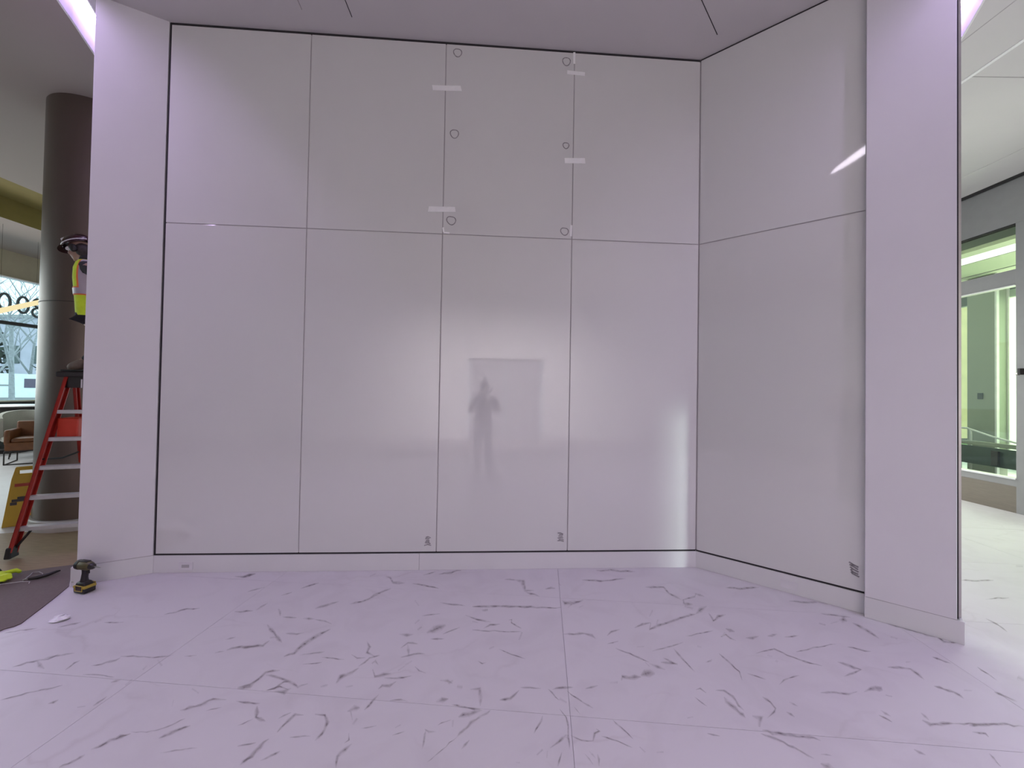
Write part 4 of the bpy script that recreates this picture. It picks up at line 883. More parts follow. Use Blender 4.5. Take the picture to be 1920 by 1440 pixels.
shrub('dark evergreen standing behind the white van, right one', (-37.4, 32.2, -0.15), 1.9, 5.2, 2)
pb = thing('pale_building', 'pale grey building behind the evergreens beyond the window', 'building', (-52, 44, 0))
MB().box((0, 0, 4.0), (14, 8, 8.4)).build('wall', mat('pale_grey_cladding', (0.48, 0.45, 0.52), 0.8, var=0.08, scale=1), pb)
for x in (-5, -2, 1, 4): MB().box((x, -4.02, 4.4), (1.6, 0.1, 1.8)).build('window', TEAL, pb)
MB().box((0, 0, 8.3), (14.4, 8.4, 0.3)).build('roof', GREYWALL, pb)
# white van parked outside
VANW = mat('white_van_paint', (0.82, 0.86, 0.88), 0.3)
VROT = math.radians(38)
vn = thing('van', 'white van parked outside beyond the lobby window', 'van', (-33.0, 26.3, -0.15), (0, 0, VROT))
prof = [(-2.6, 0.45), (2.55, 0.45), (2.6, 1.0), (1.9, 1.25), (1.25, 2.05), (0.9, 2.3), (-2.5, 2.35), (-2.6, 2.2)]
mrot = Matrix(((1, 0, 0, 0), (0, 0, -1, 0.95), (0, 1, 0, 0), (0, 0, 0, 1)))
MB().prism(prof, 1.9, mrot).build('body', VANW, vn)
VG = mat('dark_van_glass', (0.10, 0.075, 0.12), 0.15)
for sd in (-0.955, 0.955):
    MB().prism([(0.45, 1.4), (1.55, 1.4), (1.12, 2.0), (0.45, 2.0)], 0.02, Matrix(((1, 0, 0, 0), (0, 0, -1, sd + 0.01), (0, 1, 0, 0), (0, 0, 0, 1)))).build('side_window', VG, vn)
    MB().box((-0.9, sd, 1.55), (1.6, 0.02, 0.10)).build('side_stripe', GREYWALL, vn)
    for x in (-1.7, 1.6): MB().cyl((x, sd * 0.86, 0.34), (x, sd * 1.02, 0.34), 0.34, n=18).build('wheel', DARK, vn, True)
    MB().box((0, sd * 0.99, 0.62), (5.1, 0.04, 0.28)).build('skirt', GREYWALL, vn)
MB().box((-1.5, 0, 2.42), (0.9, 0.8, 0.20), bev=0.03).build('roof_rack', STEEL, vn)

# ---- lobby furniture
ac = thing('armchair', 'cognac leather armchair on a thin black metal sled frame', 'armchair', (-9.86, 8.20, 0), (0, 0, math.radians(37)))
# local x along the front edge, local -y is the front
W2 = 0.36
MB().box((0, -0.02, 0.355), (0.70, 0.66, 0.17), bev=0.03).build('seat', LEATHER, ac, True)
MB().box((0, -0.04, 0.475), (0.56, 0.58, 0.10), bev=0.045, seg=3).build('cushion', LEATHER, ac, True)
MB().box((0, 0.30, 0.60), (0.72, 0.10, 0.46), (math.radians(-6), 0, 0), bev=0.035, seg=3).build('backrest', LEATHER, ac, True)
for sx in (-1, 1):
    MB().box((sx * 0.325, -0.02, 0.54), (0.085, 0.62, 0.30), bev=0.035, seg=3).build('armrest', LEATHER, ac, True)
    MB().tube([(sx * 0.345, -0.34, 0.27), (sx * 0.345, -0.34, 0.01), (sx * 0.345, 0.32, 0.01), (sx * 0.345, 0.32, 0.27)], 0.011).build('sled_leg', DARK, ac)
MB().tube([(-0.345, -0.34, 0.012), (0.345, -0.34, 0.012)], 0.011).build('front_bar', DARK, ac)
MB().tube([(-0.345, -0.34, 0.27), (0.345, -0.34, 0.27)], 0.011).build('front_bar', DARK, ac)
rc = thing('lounge_chair', 'pale round-backed lounge chair behind the cognac armchair', 'chair', (-10.65, 8.62, 0), (0, 0, math.radians(50)))
mb = MB()
rg = []
for k in range(17):
    a = math.radians(-20 + 220 * k / 16); z = 1.02 - 0.16 * abs((k - 8) / 8) ** 2
    ri = [(0.36, 0.42), (0.38, z), (0.31, z), (0.30, 0.42)]
    rg.append([mb.bm.verts.new((r * math.cos(a), r * math.sin(a), q)) for r, q in ri])
for P_, Q_ in zip(rg[:-1], rg[1:]):
    for i in range(4): mb.bm.faces.new((P_[i], P_[(i + 1) % 4], Q_[(i + 1) % 4], Q_[i]))
mb.bm.faces.new(rg[0]); mb.bm.faces.new(rg[-1][::-1])
mb.build('backrest', CHALK, rc, True)
MB().lathe([(0.33, 0.36), (0.35, 0.40), (0.34, 0.48), (0.30, 0.50)]).build('seat', CHALK, rc, True) if False else None
mb = MB(); mb.lathe([(0.30, 0.36), (0.33, 0.39), (0.33, 0.46), (0.28, 0.49)]); mb.build('seat', CHALK, rc, True)
for a in (45, 135, 225, 315):
    c_, s_ = math.cos(math.radians(a)), math.sin(math.radians(a))
    MB().cyl((c_ * .22, s_ * .22, 0.37), (c_ * .28, s_ * .28, 0), 0.016, 0.010, 10).build('leg', DARK, rc)
bt = thing('bar_table', 'tall table with a thin white rounded top below the window', 'table', (-11.75, 9.25, 0))
MB().lathe([(0.62, 1.07), (0.64, 1.085), (0.62, 1.10)], n=36).build('tabletop', TRIMW, bt, True)
MB().lathe([(0.56, 0.99), (0.58, 1.068)], n=36).build('apron', DARK, bt)
MB().cyl((0, 0, 0.02), (0, 0, 1.0), 0.04).build('pedestal', DARK, bt, True)
MB().lathe([(0.30, 0.0), (0.30, 0.015), (0.05, 0.03)]).build('base_plate', DARK, bt)
pl = thing('reflection_bar', 'pale yellow glowing bar standing in for a reflection in the window glass', 'reflection', (-10.75, 8.52, 3.28))
d = Vector((-0.5, 1.015, 0.38)); L_ = d.length
MB().box((0, 0, 0), (0.05, 1.9, 0.10), Matrix.Rotation(math.atan2(0.5, 1.015), 4, 'Z') @ Matrix.Rotation(math.atan2(0.38, 1.13), 4, 'X'), bev=0.01).build('glow_bar', emit('warm_reflection', (1.0, 0.86, 0.50), 0.95), pl)  # glowing bar added in place of a light reflected in the window
for s_ in (-0.6, 0.6):
    p_ = d.normalized() * s_
    MB().cyl(p_, (p_.x, p_.y, ZC - 3.28), 0.002, n=6).build('cable', DARK, pl)  # cables added only to hold the bar up

# column
cl = thing('round_column', 'round bronze metal-clad column behind the red stepladder', 'column', (-5.08, 4.80, 0))
MB().lathe([(0.47, 0.13), (0.47, ZC + 0.01)], n=64).build('shaft', COLM, cl, True)
MB().lathe([(0.50, 0.0), (0.50, 0.115), (0.49, 0.125), (0.455, 0.128)], n=64).build('plinth', PLINTH, cl, True)
MB().lathe([(0.4745, 2.55), (0.4745, 2.556)], n=64, cap=False).build('seam', DARK, cl)

# floor coverings
bm_ = MB(); bm_.prism([(-5.62, 4.24), (-4.75, 4.49), (-3.80, 3.66), (-3.93, 3.575), (-4.35, 3.372), (-6.2, 2.5), (-7.0, 3.9)], 0.004, Matrix.Translation((0, 0, 0.001)))
tag(bm_.build('protection_board', TAN), 'tan floor protection board under the red stepladder', 'floor board')
mt = MB(); mt.prism([(-3.93, 3.572), (-3.552, 3.20), (-3.475, 3.05), (-3.40, 2.895), (-3.345, 2.77), (-3.312, 2.70), (-3.318, 2.665), (-3.345, 2.64), (-3.35, 2.60), (-3.47, 2.42), (-4.4, 2.1), (-6.0, 1.9), (-6.2, 2.49), (-4.35, 3.368)], 0.006, Matrix.Translation((0, 0, 0.0012)))
tag(mt.build('floor_mat', MATM), 'thin brown floor mat with a wavy cut edge by the left pier', 'mat')

# wet floor sign
sg = thing('wet_floor_sign', 'yellow folding caution sign on the floor behind the ladder', 'sign', (-5.70, 4.64, 0), (0, 0, math.radians(46)))
def sign_leaf(sign):
    m = Matrix.Rotation(math.radians(9 * sign), 4, 'X')
    m = Matrix.Translation((0, -0.13 * sign, 0)) @ m.inverted()
    mb = MB()
    outer = [(-0.15, 0), (0.15, 0), (0.10, 0.53), (0.075, 0.66), (-0.075, 0.66), (-0.10, 0.53)]
    R_ = Matrix(((1, 0, 0, 0), (0, 0, -1, 0.006), (0, 1, 0, 0), (0, 0, 0, 1)))
    hole = [(-0.05, 0.575), (0.05, 0.575), (0.05, 0.625), (-0.05, 0.625)]
    pv = [[Vector((x, y, 0)) for x, y in outer], [Vector((x, y, 0)) for x, y in hole][::-1]]
    fl_ = outer + hole[::-1]
    lo = [mb.bm.verts.new(m @ R_ @ Vector((x, y, 0))) for x, y in fl_]; hi = [mb.bm.verts.new(m @ R_ @ Vector((x, y, 0.012))) for x, y in fl_]
    for t in tessellate_polygon(pv):
        mb.bm.faces.new([lo[i] for i in t]); mb.bm.faces.new([hi[i] for i in t][::-1])
    for a0, n in ((0, 6), (6, 4)):
        for k in range(n):
            i, j = a0 + k, a0 + (k + 1) % n
            mb.bm.faces.new((lo[i], lo[j], hi[j], hi[i]))
    lf = mb.build('leaf', YELLOWP, sg)
    if sign > 0:
        # bev: caution bar and falling-figure mark, flat print
        def pr_(x0, x1, z0, z1): return [m @ Vector((x, -0.0075, z)) for x, z in ((x0, z0), (x1, z0), (x1, z1), (x0, z1))]
        mb = MB(); mb.quad(*pr_(-0.075, 0.085, 0.44, 0.475)); mb.build('red_word_bar', mat('sign_red', (0.45, 0.05, 0.02), 0.5), lf)
        mb = MB()
        for (x0, x1, z0, z1) in ((-0.09, 0.08, 0.27, 0.30), (-0.05, 0.10, 0.30, 0.325), (0.075, 0.105, 0.325, 0.355), (-0.10, -0.05, 0.235, 0.268)): mb.quad(*pr_(x0, x1, z0, z1))
        mb.build('black_figure', mat('sign_black', (0.03, 0.025, 0.03), 0.5), lf)
sign_leaf(1); sign_leaf(-1)

# ---- red stepladder
SD = Vector((0.937, 0.35, 0)).normalized(); FD = Vector((0.35, -0.937, 0)).normalized()   # step direction, front direction
lad = thing('stepladder', 'red fibreglass stepladder with white metal steps and black top', 'ladder', (-4.606, 3.657, 0.006))
LO = Vector((-4.606, 3.657, 0.006))
FLb = Vector((0, 0, 0)); FRb = SD * 0.60
FLt = Vector((-4.665, 4.12, 1.70)) - LO; FRt = FLt + SD * 0.33
BLt = FLt - FD * 0.07 + SD * 0.02; BRt = FRt - FD * 0.07 - SD * 0.02
BLb = Vector((-4.96, 4.62, 0.0)) - LO; BRb = BLb + SD * 0.53
def rail(p, q, wx, wy, name, m=RED, xdir=None):
    z = (q - p).normalized(); x = (xdir or SD); y = z.cross(x).normalized(); x = y.cross(z).normalized()
    R_ = Matrix(((x.x, y.x, z.x, 0), (x.y, y.y, z.y, 0), (x.z, y.z, z.z, 0), (0, 0, 0, 1)))
    mb = MB(); L = (q - p).length; c = (p + q) / 2
    mb.box(c, (wx * .3, wy, L), R_, 0.002)                                    # web
    for s_ in (-1, 1): mb.box(c + y * s_ * (wy / 2 - 0.004) + x * (wx * .35) * (1 if name.endswith('a') else -1), (wx, 0.008, L), R_)
    return mb
def mk(p, q, wx, wy, name, side):
    mb = rail(p, q, wx, wy, 'a' if side > 0 else 'b'); return mb.build(name, RED, lad)
fr1 = mk(FLb + Vector((0, 0, .06)), FLt, 0.030, 0.080, 'front_rail', 1)
fr2 = mk(FRb + Vector((0, 0, .06)), FRt, 0.030, 0.080, 'front_rail', -1)
br1 = mk(BLb + Vector((0, 0, .06)), BLt, 0.026, 0.065, 'rear_rail', 1)
br2 = mk(BRb + Vector((0, 0, .06)), BRt, 0.026, 0.065, 'rear_rail', -1)
RL = SD.x and Matrix(((SD.x, -FD.x, 0, 0), (SD.y, -FD.y, 0, 0), (0, 0, 1, 0), (0, 0, 0, 1)))
for k in range(5):
    t = (0.272 * (k + 1)) / 1.70
    a = FLb.lerp(FLt, t); b = FRb.lerp(FRt, t)
    mb = MB(); mb.box((a + b) / 2, ((b - a).length, 0.085, 0.012), RL, 0.002)
    mb.box((a + b) / 2 + FD * 0.040 + Vector((0, 0, -0.012)), ((b - a).length, 0.006, 0.034), RL)
    mb.box((a + b) / 2 - FD * 0.040 + Vector((0, 0, -0.012)), ((b - a).length, 0.006, 0.030), RL)
    mb.build('step', ALU, lad)
for k in range(4):
    t = (0.30 * (k + 1) + .12) / 1.70
    a = BLb.lerp(BLt, t); b = BRb.lerp(BRt, t)
    MB().cyl(a, b, 0.011, n=8).build('rear_bar', ALU, lad)
cc = (FLt + FRt + BLt + BRt) / 4
MB().box(cc + Vector((0, 0, 0.035)), (0.45, 0.20, 0.055), RL, 0.012).build('top_cap', BLACKP, lad)
MB().box(cc + Vector((0, 0, -0.045)) + FD * 0.045, (0.34, 0.05, 0.12), RL, 0.006).build('top_bracket', BLACKP, lad)
lb = MB().box(cc + FD * 0.074 + Vector((0, 0, -0.06)) - SD * 0.03, (0.012, 0.002, 0.09), RL).build('white_label', WHITEP, lad)
for p in (FLb, FRb):
    MB().box(p + Vector((0, 0, 0.045)) + (FLt - FLb).normalized() * 0.02, (0.050, 0.11, 0.10), RL, 0.01, taper=(0.8, 0.7)).build('rubber_foot', DARK, lad)
for p in (BLb, BRb):
    MB().box(p + Vector((0, 0, 0.04)), (0.045, 0.08, 0.08), RL, 0.01).build('rubber_foot', DARK, lad)
for s_, p in ((1, FLb), (-1, FRb)):
    t = 0.272 / 1.70; a = p.lerp(FLt if s_ > 0 else FRt, 0.35 * t) ; b = p.lerp(FLt if s_ > 0 else FRt, t * .95) + SD * s_ * 0.09
    MB().tube([a + SD * s_ * .01, b], 0.011, 6).build('knee_brace', DARK, lad)
for s_, a, b in ((1, FLb.lerp(FLt, .52), BLb.lerp(BLt, .52)), (-1, FRb.lerp(FRt, .52), BRb.lerp(BRt, .52))):
    MB().tube([a, (a + b) / 2 + Vector((0, 0, -0.03)), b], 0.009, 6).build('spreader_bar', DARK, lad)
# folding red pail shelf between the legs
pa = FLb.lerp(FLt, .66) - FD * 0.06 + SD * 0.02
sh = MB(); sh.box(pa + SD * 0.085 - FD * 0.09 + Vector((0, 0, 0.06)), (0.17, 0.20, 0.20), RL, 0.012); sh = sh.build('pail_shelf', REDP, lad)
MB().box(pa + SD * 0.11 - FD * 0.09 + Vector((0, 0, -0.055)), (0.26, 0.22, 0.018), RL, 0.004).build('shelf_lip', DARK, lad)
# ------------------------------------------------------------------ people
def skin_mesh(chains, sub=2):
    """grow one surface over chains of (point, radius); returns a mesh"""
    vs, rs, es, idx = [], [], [], {}
    for ch in chains:
        prev = None
        for p, r in ch:
            k = (round(p[0], 4), round(p[1], 4), round(p[2], 4))
            if k not in idx: idx[k] = len(vs); vs.append(p); rs.append(r)
            if prev is not None: es.append((prev, idx[k]))
            prev = idx[k]
    me = bpy.data.meshes.new('tmp'); me.from_pydata([tuple(v) for v in vs], es, [])
    o = bpy.data.objects.new('tmp', me); S.collection.objects.link(o)
    o.modifiers.new('skin', 'SKIN'); sb = o.modifiers.new('sub', 'SUBSURF'); sb.levels = sub; sb.render_levels = sub
    sk = me.skin_vertices[0].data
    for i, r in enumerate(rs):
        sk[i].radius = (r, r) if not hasattr(r, '__len__') else r
        sk[i].use_root = (i == 0)
    dg = bpy.context.evaluated_depsgraph_get(); dg.update()
    out = bpy.data.meshes.new_from_object(o.evaluated_get(dg))
    bpy.data.objects.remove(o); return out
def skin(name, chains, m, parent=None, sub=2):
    me = skin_mesh(chains, sub); me.name = name; me.materials.clear(); me.materials.append(m)
    for p in me.polygons: p.use_smooth = True
    o = bpy.data.objects.new(name, me); S.collection.objects.link(o)
    if parent is not None: o.parent = parent
    return o
def fuse(name, mb, m, parent, voxel=0.008, chains=None):
    """melt everything in mb (and skin chains) into one continuous surface"""
    if chains:
        t = skin_mesh(chains); mb.bm.from_mesh(t); bpy.data.meshes.remove(t)
    bmesh.ops.recalc_face_normals(mb.bm, faces=mb.bm.faces)
    me = bpy.data.meshes.new(name); mb.bm.to_mesh(me); mb.bm.free()
    o = bpy.data.objects.new('tmp', me); S.collection.objects.link(o)
    r = o.modifiers.new('r', 'REMESH'); r.mode = 'VOXEL'; r.voxel_size = voxel; r.use_smooth_shade = True
    s = o.modifiers.new('s', 'SMOOTH'); s.factor = 0.5; s.iterations = 2
    dg = bpy.context.evaluated_depsgraph_get(); dg.update()
    out = bpy.data.meshes.new_from_object(o.evaluated_get(dg)); bpy.data.objects.remove(o)
    b2 = bmesh.new(); b2.from_mesh(out); seen = set(); kill = []          # drop stray crumbs of the voxel pass
    for v in b2.verts:
        if v in seen: continue
        st = [v]; seen.add(v); isl = [v]
        while st:
            for e in st.pop().link_edges:
                for q in e.verts:
                    if q not in seen: seen.add(q); st.append(q); isl.append(q)
        if len(isl) < 400: kill += isl
    bmesh.ops.delete(b2, geom=kill, context='VERTS'); b2.to_mesh(out); b2.free()
    out.name = name; out.materials.clear(); out.materials.append(m)
    for p in out.polygons: p.use_smooth = True
    o = bpy.data.objects.new(name, out); S.collection.objects.link(o)
    if parent is not None: o.parent = parent
    return o
def basis(fwd, up):
    f = Vector(fwd).normalized(); l = Vector(up).cross(f).normalized(); u = f.cross(l).normalized()
    return f, l, u
def add_head(mb, c, fwd, up, s=1.0):
    """skull, jaw, nose, brow, lips, ears around head centre c"""
    f, l, u = basis(fwd, up)
    R_ = Matrix(((f.x, l.x, u.x, 0), (f.y, l.y, u.y, 0), (f.z, l.z, u.z, 0), (0, 0, 0, 1)))
    P = lambda a, b, d: c + (f * a + l * b + u * d) * s
    mb.ball(P(-0.012, 0, 0.025), (0.098 * s, 0.076 * s, 0.094 * s), 20, R_)
    mb.ball(P(0.022, 0, -0.045), (0.066 * s, 0.058 * s, 0.072 * s), 18, R_)
    mb.ball(P(0.062, 0, -0.095), (0.024 * s, 0.026 * s, 0.020 * s), 12, R_)
    mb.ball(P(0.088, 0, -0.022), (0.020 * s, 0.014 * s, 0.014 * s), 12, R_)
    mb.cyl(P(0.078, 0, 0.018), P(0.094, 0, -0.02), 0.008 * s, 0.012 * s, 10)
    for b in (-1, 1):
        mb.ball(P(0.070, b * 0.030, 0.026), (0.016 * s, 0.026 * s, 0.009 * s), 10, R_)
        mb.ball(P(0.060, b * 0.045, -0.025), (0.022 * s, 0.020 * s, 0.020 * s), 10, R_)
        mb.ball(P(-0.012, b * 0.078, -0.010), (0.018 * s, 0.008 * s, 0.032 * s), 12, R_)
    mb.ball(P(0.081, 0, -0.058), (0.010 * s, 0.024 * s, 0.007 * s), 10, R_)
    mb.ball(P(0.080, 0, -0.070), (0.010 * s, 0.020 * s, 0.007 * s), 10, R_)
    return P, R_
def add_hand(mb, wrist, d, n, side, curl=0.5, s=1.0):
    """palm, four unequal fingers with two bends, thumb from the side; d = pointing, n = palm normal"""
    d = Vector(d).normalized(); n = (Vector(n) - d * Vector(n).dot(d)).normalized(); x = d.cross(n) * side
    R_ = Matrix(((x.x, d.x, n.x, 0), (x.y, d.y, n.y, 0), (x.z, d.z, n.z, 0), (0, 0, 0, 1)))
    pc = wrist + d * 0.05 * s
    mb.box(pc, (0.078 * s, 0.092 * s, 0.026 * s), R_, 0.011 * s)
    for k, (off, L) in enumerate(((0.029, 0.066), (0.010, 0.076), (-0.010, 0.070), (-0.029, 0.054))):
        p = wrist + (x * off + d * 0.088) * s; a = curl * 0.55; pts = [p - d * 0.02 * s, p]; dd = d
        for seg in (0.45, 0.32, 0.23):
            dd = (Matrix.Rotation(a, 3, x * (1 if side > 0 else -1) * side) @ dd)
            if dd.dot(n) < 0 and curl > 0.05:  # bend towards the palm side
                dd = dd - 2 * dd.dot(n) * n
            p = p + dd * L * seg * s; pts.append(p); a = curl * 0.9
        mb.tube(pts, [0.0098 * s, 0.0098 * s, 0.0092 * s, 0.0085 * s, 0.0068 * s], 8)
    b = wrist + (x * 0.034 + d * 0.030) * s
    t1 = (x * 0.75 + d * 0.6 + n * 0.25).normalized(); t2 = (x * 0.3 + d * 0.85 + n * 0.45).normalized()
    mb.tube([b - t1 * 0.015 * s, b + t1 * 0.034 * s, b + t1 * 0.034 * s + t2 * 0.028 * s, b + t1 * 0.034 * s + t2 * 0.05 * s], [0.013 * s, 0.0115 * s, 0.0105 * s, 0.0075 * s], 8)
V = Vector
def add_eyes(parent, P, R_, s=1.0):
    for b in (-1, 1):
        e = MB().ball(P(0.072, b * 0.031, 0.006), 0.0115 * s, 10, R_).build('eye', WHITEP, parent, True)
        MB().ball(P(0.0815, b * 0.031, 0.006), 0.0052 * s, 8, R_).build('iris', HAIR, e, True)

# ---- worker on the ladder
wk = thing('person', 'worker in hard hat and yellow safety vest crouched on top of the red stepladder', 'person', (-4.50, 4.22, 1.785))
WO = V((-4.50, 4.22, 1.785)); W = lambda x, y, z: V((x, y, z)) - WO
pel, wai, che, nek, hed = W(-4.47, 4.23, 2.36), W(-4.485, 4.21, 2.53), W(-4.50, 4.19, 2.74), W(-4.535, 4.17, 2.915), W(-4.62, 4.15, 3.055)
lsh, lel, lwr = W(-4.42, 4.07, 2.86), W(-4.22, 4.02, 2.66), W(-4.12, 4.22, 2.60)
rsh, rel, rwr = W(-4.52, 4.33, 2.86), W(-4.36, 4.50, 2.66), W(-4.20, 4.40, 2.70)
lhi, lkn, lan = W(-4.50, 4.13, 2.33), W(-4.27, 4.48, 2.28), W(-4.60, 4.20, 1.865)
rhi, rkn, ran = W(-4.49, 4.31, 2.33), W(-4.15, 4.52, 2.25), W(-4.36, 4.29, 1.88)
mb = MB(); hf = V((-0.92, -0.10, -0.38)); hu = V((-0.38, 0, 0.92))
HP, HR = add_head(mb, hed, hf, hu, 0.95)
add_hand(mb, lwr, (0.5, 0.85, 0.1), (0, -0.2, 1), 1, 0.6); add_hand(mb, rwr, (0.85, -0.3, 0.2), (0, 0.4, 1), -1, 0.6)
for a_, b_2, r_ in ((lwr, lel, .034), (rwr, rel, .034), (nek, hed, .058)):
    mb.tube([a_.lerp(b_2, .35), a_, a_ + (a_ - b_2).normalized() * (.03 if r_ < .05 else -.10)], r_, 12)
mb.ball(che, (.12, .15, .17), 16); mb.ball(pel, (.12, .15, .14), 16); mb.tube([pel, wai, che, nek], [.12, .11, .12, .06], 14)
for a_, b_2, c_2 in ((lhi, lkn, lan), (rhi, rkn, ran)): mb.tube([a_, b_2], [.085, .055], 12); mb.tube([b_2, c_2], [.055, .04], 12); mb.ball(b_2, .056, 12)
for a_, b_2, c_2 in ((lsh, lel, lwr), (rsh, rel, rwr)): mb.tube([che.lerp(a_, .4), a_], [.07, .055], 12); mb.tube([a_, b_2], [.055, .042], 12); mb.tube([b_2, c_2], [.042, .03], 12); mb.ball(b_2, .043, 12)
fuse('body', mb, SKIN, wk, 0.0075) if True else fuse('body', mb, SKIN, wk, 0.0055, [
    [(pel, 0.12), (wai, 0.105), (che, 0.115), (nek, 0.06), (hed - hf * 0.03, 0.055)],
    [(che, 0.115), (lsh, 0.055), (lel, 0.042), (lwr, 0.027)], [(che, 0.115), (rsh, 0.055), (rel, 0.042), (rwr, 0.027)],
    [(pel, 0.12), (lhi, 0.085), (lkn, 0.055), (lan, 0.04)], [(pel, 0.12), (rhi, 0.085), (rkn, 0.055), (ran, 0.04)]])
add_eyes(wk, HP, HR, 0.95)
skin('shirt', [[(wai, 0.118), (che, 0.125), (nek, 0.078), (hed - hf * 0.05 - hu * 0.05, 0.066)], [(che, 0.125), (lsh, 0.070), (lel, 0.054), (lwr, 0.042)], [(che, 0.125), (rsh, 0.070), (rel, 0.054), (rwr, 0.042)]], SLEEVE, wk)
skin('trousers', [[(wai, 0.112), (pel, 0.132), (lhi, 0.098), (lkn, 0.070), (lan, 0.058)], [(pel, 0.132), (rhi, 0.098), (rkn, 0.070), (ran, 0.058)]], NAVY, wk)
for an, fd in ((lan, V((-1, -0.05, 0))), (ran, V((-0.9, -0.3, 0)))):
    heel = an + V((0.035, 0, -0.045)); toe = an + fd * 0.145 + V((0, 0, -0.058))
    bo = skin('boot', [[(an + V((0, 0, 0.05)), 0.056), (an + V((0, 0, -0.02)), 0.054), (an + fd * 0.06 + V((0, 0, -0.045)), 0.050), (toe, 0.042)], [(an + V((0, 0, -0.02)), 0.054), (heel, 0.045)]], BOOT, wk)
    c_ = (heel + toe) / 2; c_.z = an.z - 0.088
    MB().box(c_, (0.25, 0.09, 0.022), (0, 0, math.atan2(fd.y, fd.x)), 0.008).build('sole', DARK, bo)
# vest: loft around the spine
def vest_pt(a, v, off=0.0):
    K = [(W(-4.475, 4.225, 2.35), .135, .185), (W(-4.485, 4.21, 2.56), .135, .180), (W(-4.495, 4.195, 2.74), .138, .175), (W(-4.505, 4.185, 2.85), .128, .155), (W(-4.525, 4.175, 2.915), .098, .112), (W(-4.535, 4.17, 2.945), .072, .075)]
    x = v * (len(K) - 1); i = min(int(x), len(K) - 2); t = x - i
    c = K[i][0].lerp(K[i + 1][0], t); rx = K[i][1] * (1 - t) + K[i + 1][1] * t + off; ry = K[i][2] * (1 - t) + K[i + 1][2] * t + off
    return c + V((-rx * math.cos(a), -ry * math.sin(a), 0))
def vest_patch(name, m, a0, a1, v0, v1, off, parent, na=10, nv=6, a_of=None):
    mb = MB(); G = []
    for j in range(nv + 1):
        v = v0 + (v1 - v0) * j / nv; sh_ = a_of(v) if a_of else 0
        G.append([mb.bm.verts.new(vest_pt(a0 + sh_ + (a1 - a0) * i / na, v, off)) for i in range(na + 1)])
    for P_, Q_ in zip(G[:-1], G[1:]):
        for i in range(na): mb.bm.faces.new((P_[i], P_[i + 1], Q_[i + 1], Q_[i]))
    return mb.build(name, m, parent, 'all')
vst = vest_patch('safety_vest', HIVIS, 0, 2 * math.pi, 0.0, 1.0, 0.0, wk, 32, 20)
lean = lambda v: 0.25 * max(0, v - .5)
for a0, a1, m, off, nm in ((1.58, 2.62, ORANGE, .004, 'orange_band'), (1.72, 2.42, SILVER, .007, 'silver_band')):
    vest_patch(nm, m, a0, a1, 0.26, 0.97, off, vst, 6, 10, lean)
    vest_patch(nm, m, -a1, -a0, 0.26, 0.97, off, vst, 6, 10)
vest_patch('orange_band', ORANGE, 0, 2 * math.pi, 0.195, 0.29, .004, vst, 32, 2)
vest_patch('silver_band', SILVER, 0, 2 * math.pi, 0.208, 0.276, .007, vst, 32, 2)
vest_patch('orange_band', ORANGE, 2.05, 2.16, 0.0, 0.2, .004, vst, 2, 2)
vest_patch('silver_band', SILVER, 2.14, 2.95, 0.01, 0.195, .007, vst, 8, 2)
# hard hat, ear muff, goggles
hh = thing  # alias kept short
hat = MB()
Rz = HR
n = 24
prof_ = [(0.128, 0.0), (0.127, 0.02), (0.118, 0.055), (0.095, 0.088), (0.055, 0.106), (0.0, 0.112)]
rings = []
hc = HP(-0.012, 0, 0.045)
ff, fl2, fu = basis(hf, hu)
for r, z in prof_[:-1]:
    rings.append([hat.bm.verts.new(hc + ff * (r * 1.06 * math.cos(2 * math.pi * k / n)) + fl2 * (r * .88 * math.sin(2 * math.pi * k / n)) + fu * z) for k in range(n)])
tp = hat.bm.verts.new(hc + fu * 0.112)
for P_, Q_ in zip(rings[:-1], rings[1:]):
    for k in range(n): hat.bm.faces.new((P_[k], P_[(k + 1) % n], Q_[(k + 1) % n], Q_[k]))
for k in range(n): hat.bm.faces.new((rings[-1][k], rings[-1][(k + 1) % n], tp))
hato = hat.build('hard_hat', MAROON, wk, 'all')
vb = MB(); G = []
for r in (0.126, 0.168):
    G.append([vb.bm.verts.new(hc + ff * (r * 1.06 * math.cos(a)) + fl2 * (r * .80 * math.sin(a)) + fu * (0.004 - (r - .126) * .25)) for a in [math.radians(-62 + 124 * k / 10) for k in range(11)]])
for k in range(10): vb.bm.faces.new((G[0][k], G[0][k + 1], G[1][k + 1], G[1][k]))
vb.build('visor', MAROON, hato)
MB().box(hc + ff * 0.035 + fu * 0.097, (0.15, 0.10, 0.030), HR, 0.012).build('white_crest', WHITEP, hato)
for sgn in (1,):
    pts = [hc + ff * (0.130 * math.cos(a)) + fl2 * (-sgn) * -0.0 + fl2 * (0.112 * math.sin(a)) + fu * 0.022 for a in [math.radians(20 + 140 * k / 12) for k in range(13)]]
    MB().tube(pts, 0.006, 6).build('goggle_strap', WHITEP, hato, True)
MB().ball(HP(0.045, 0.070, 0.012), (0.026, 0.014, 0.022), 12, HR).build('goggle', WHITEP, wk, True)
MB().ball(HP(-0.015, 0.088, -0.012), (0.036, 0.024, 0.044), 14, HR).build('ear_muff', BLACKP, wk, True)
MB().ball(HP(-0.050, 0, -0.025), (0.066, 0.080, 0.090), 16, HR).build('hair', HAIR, wk, True)

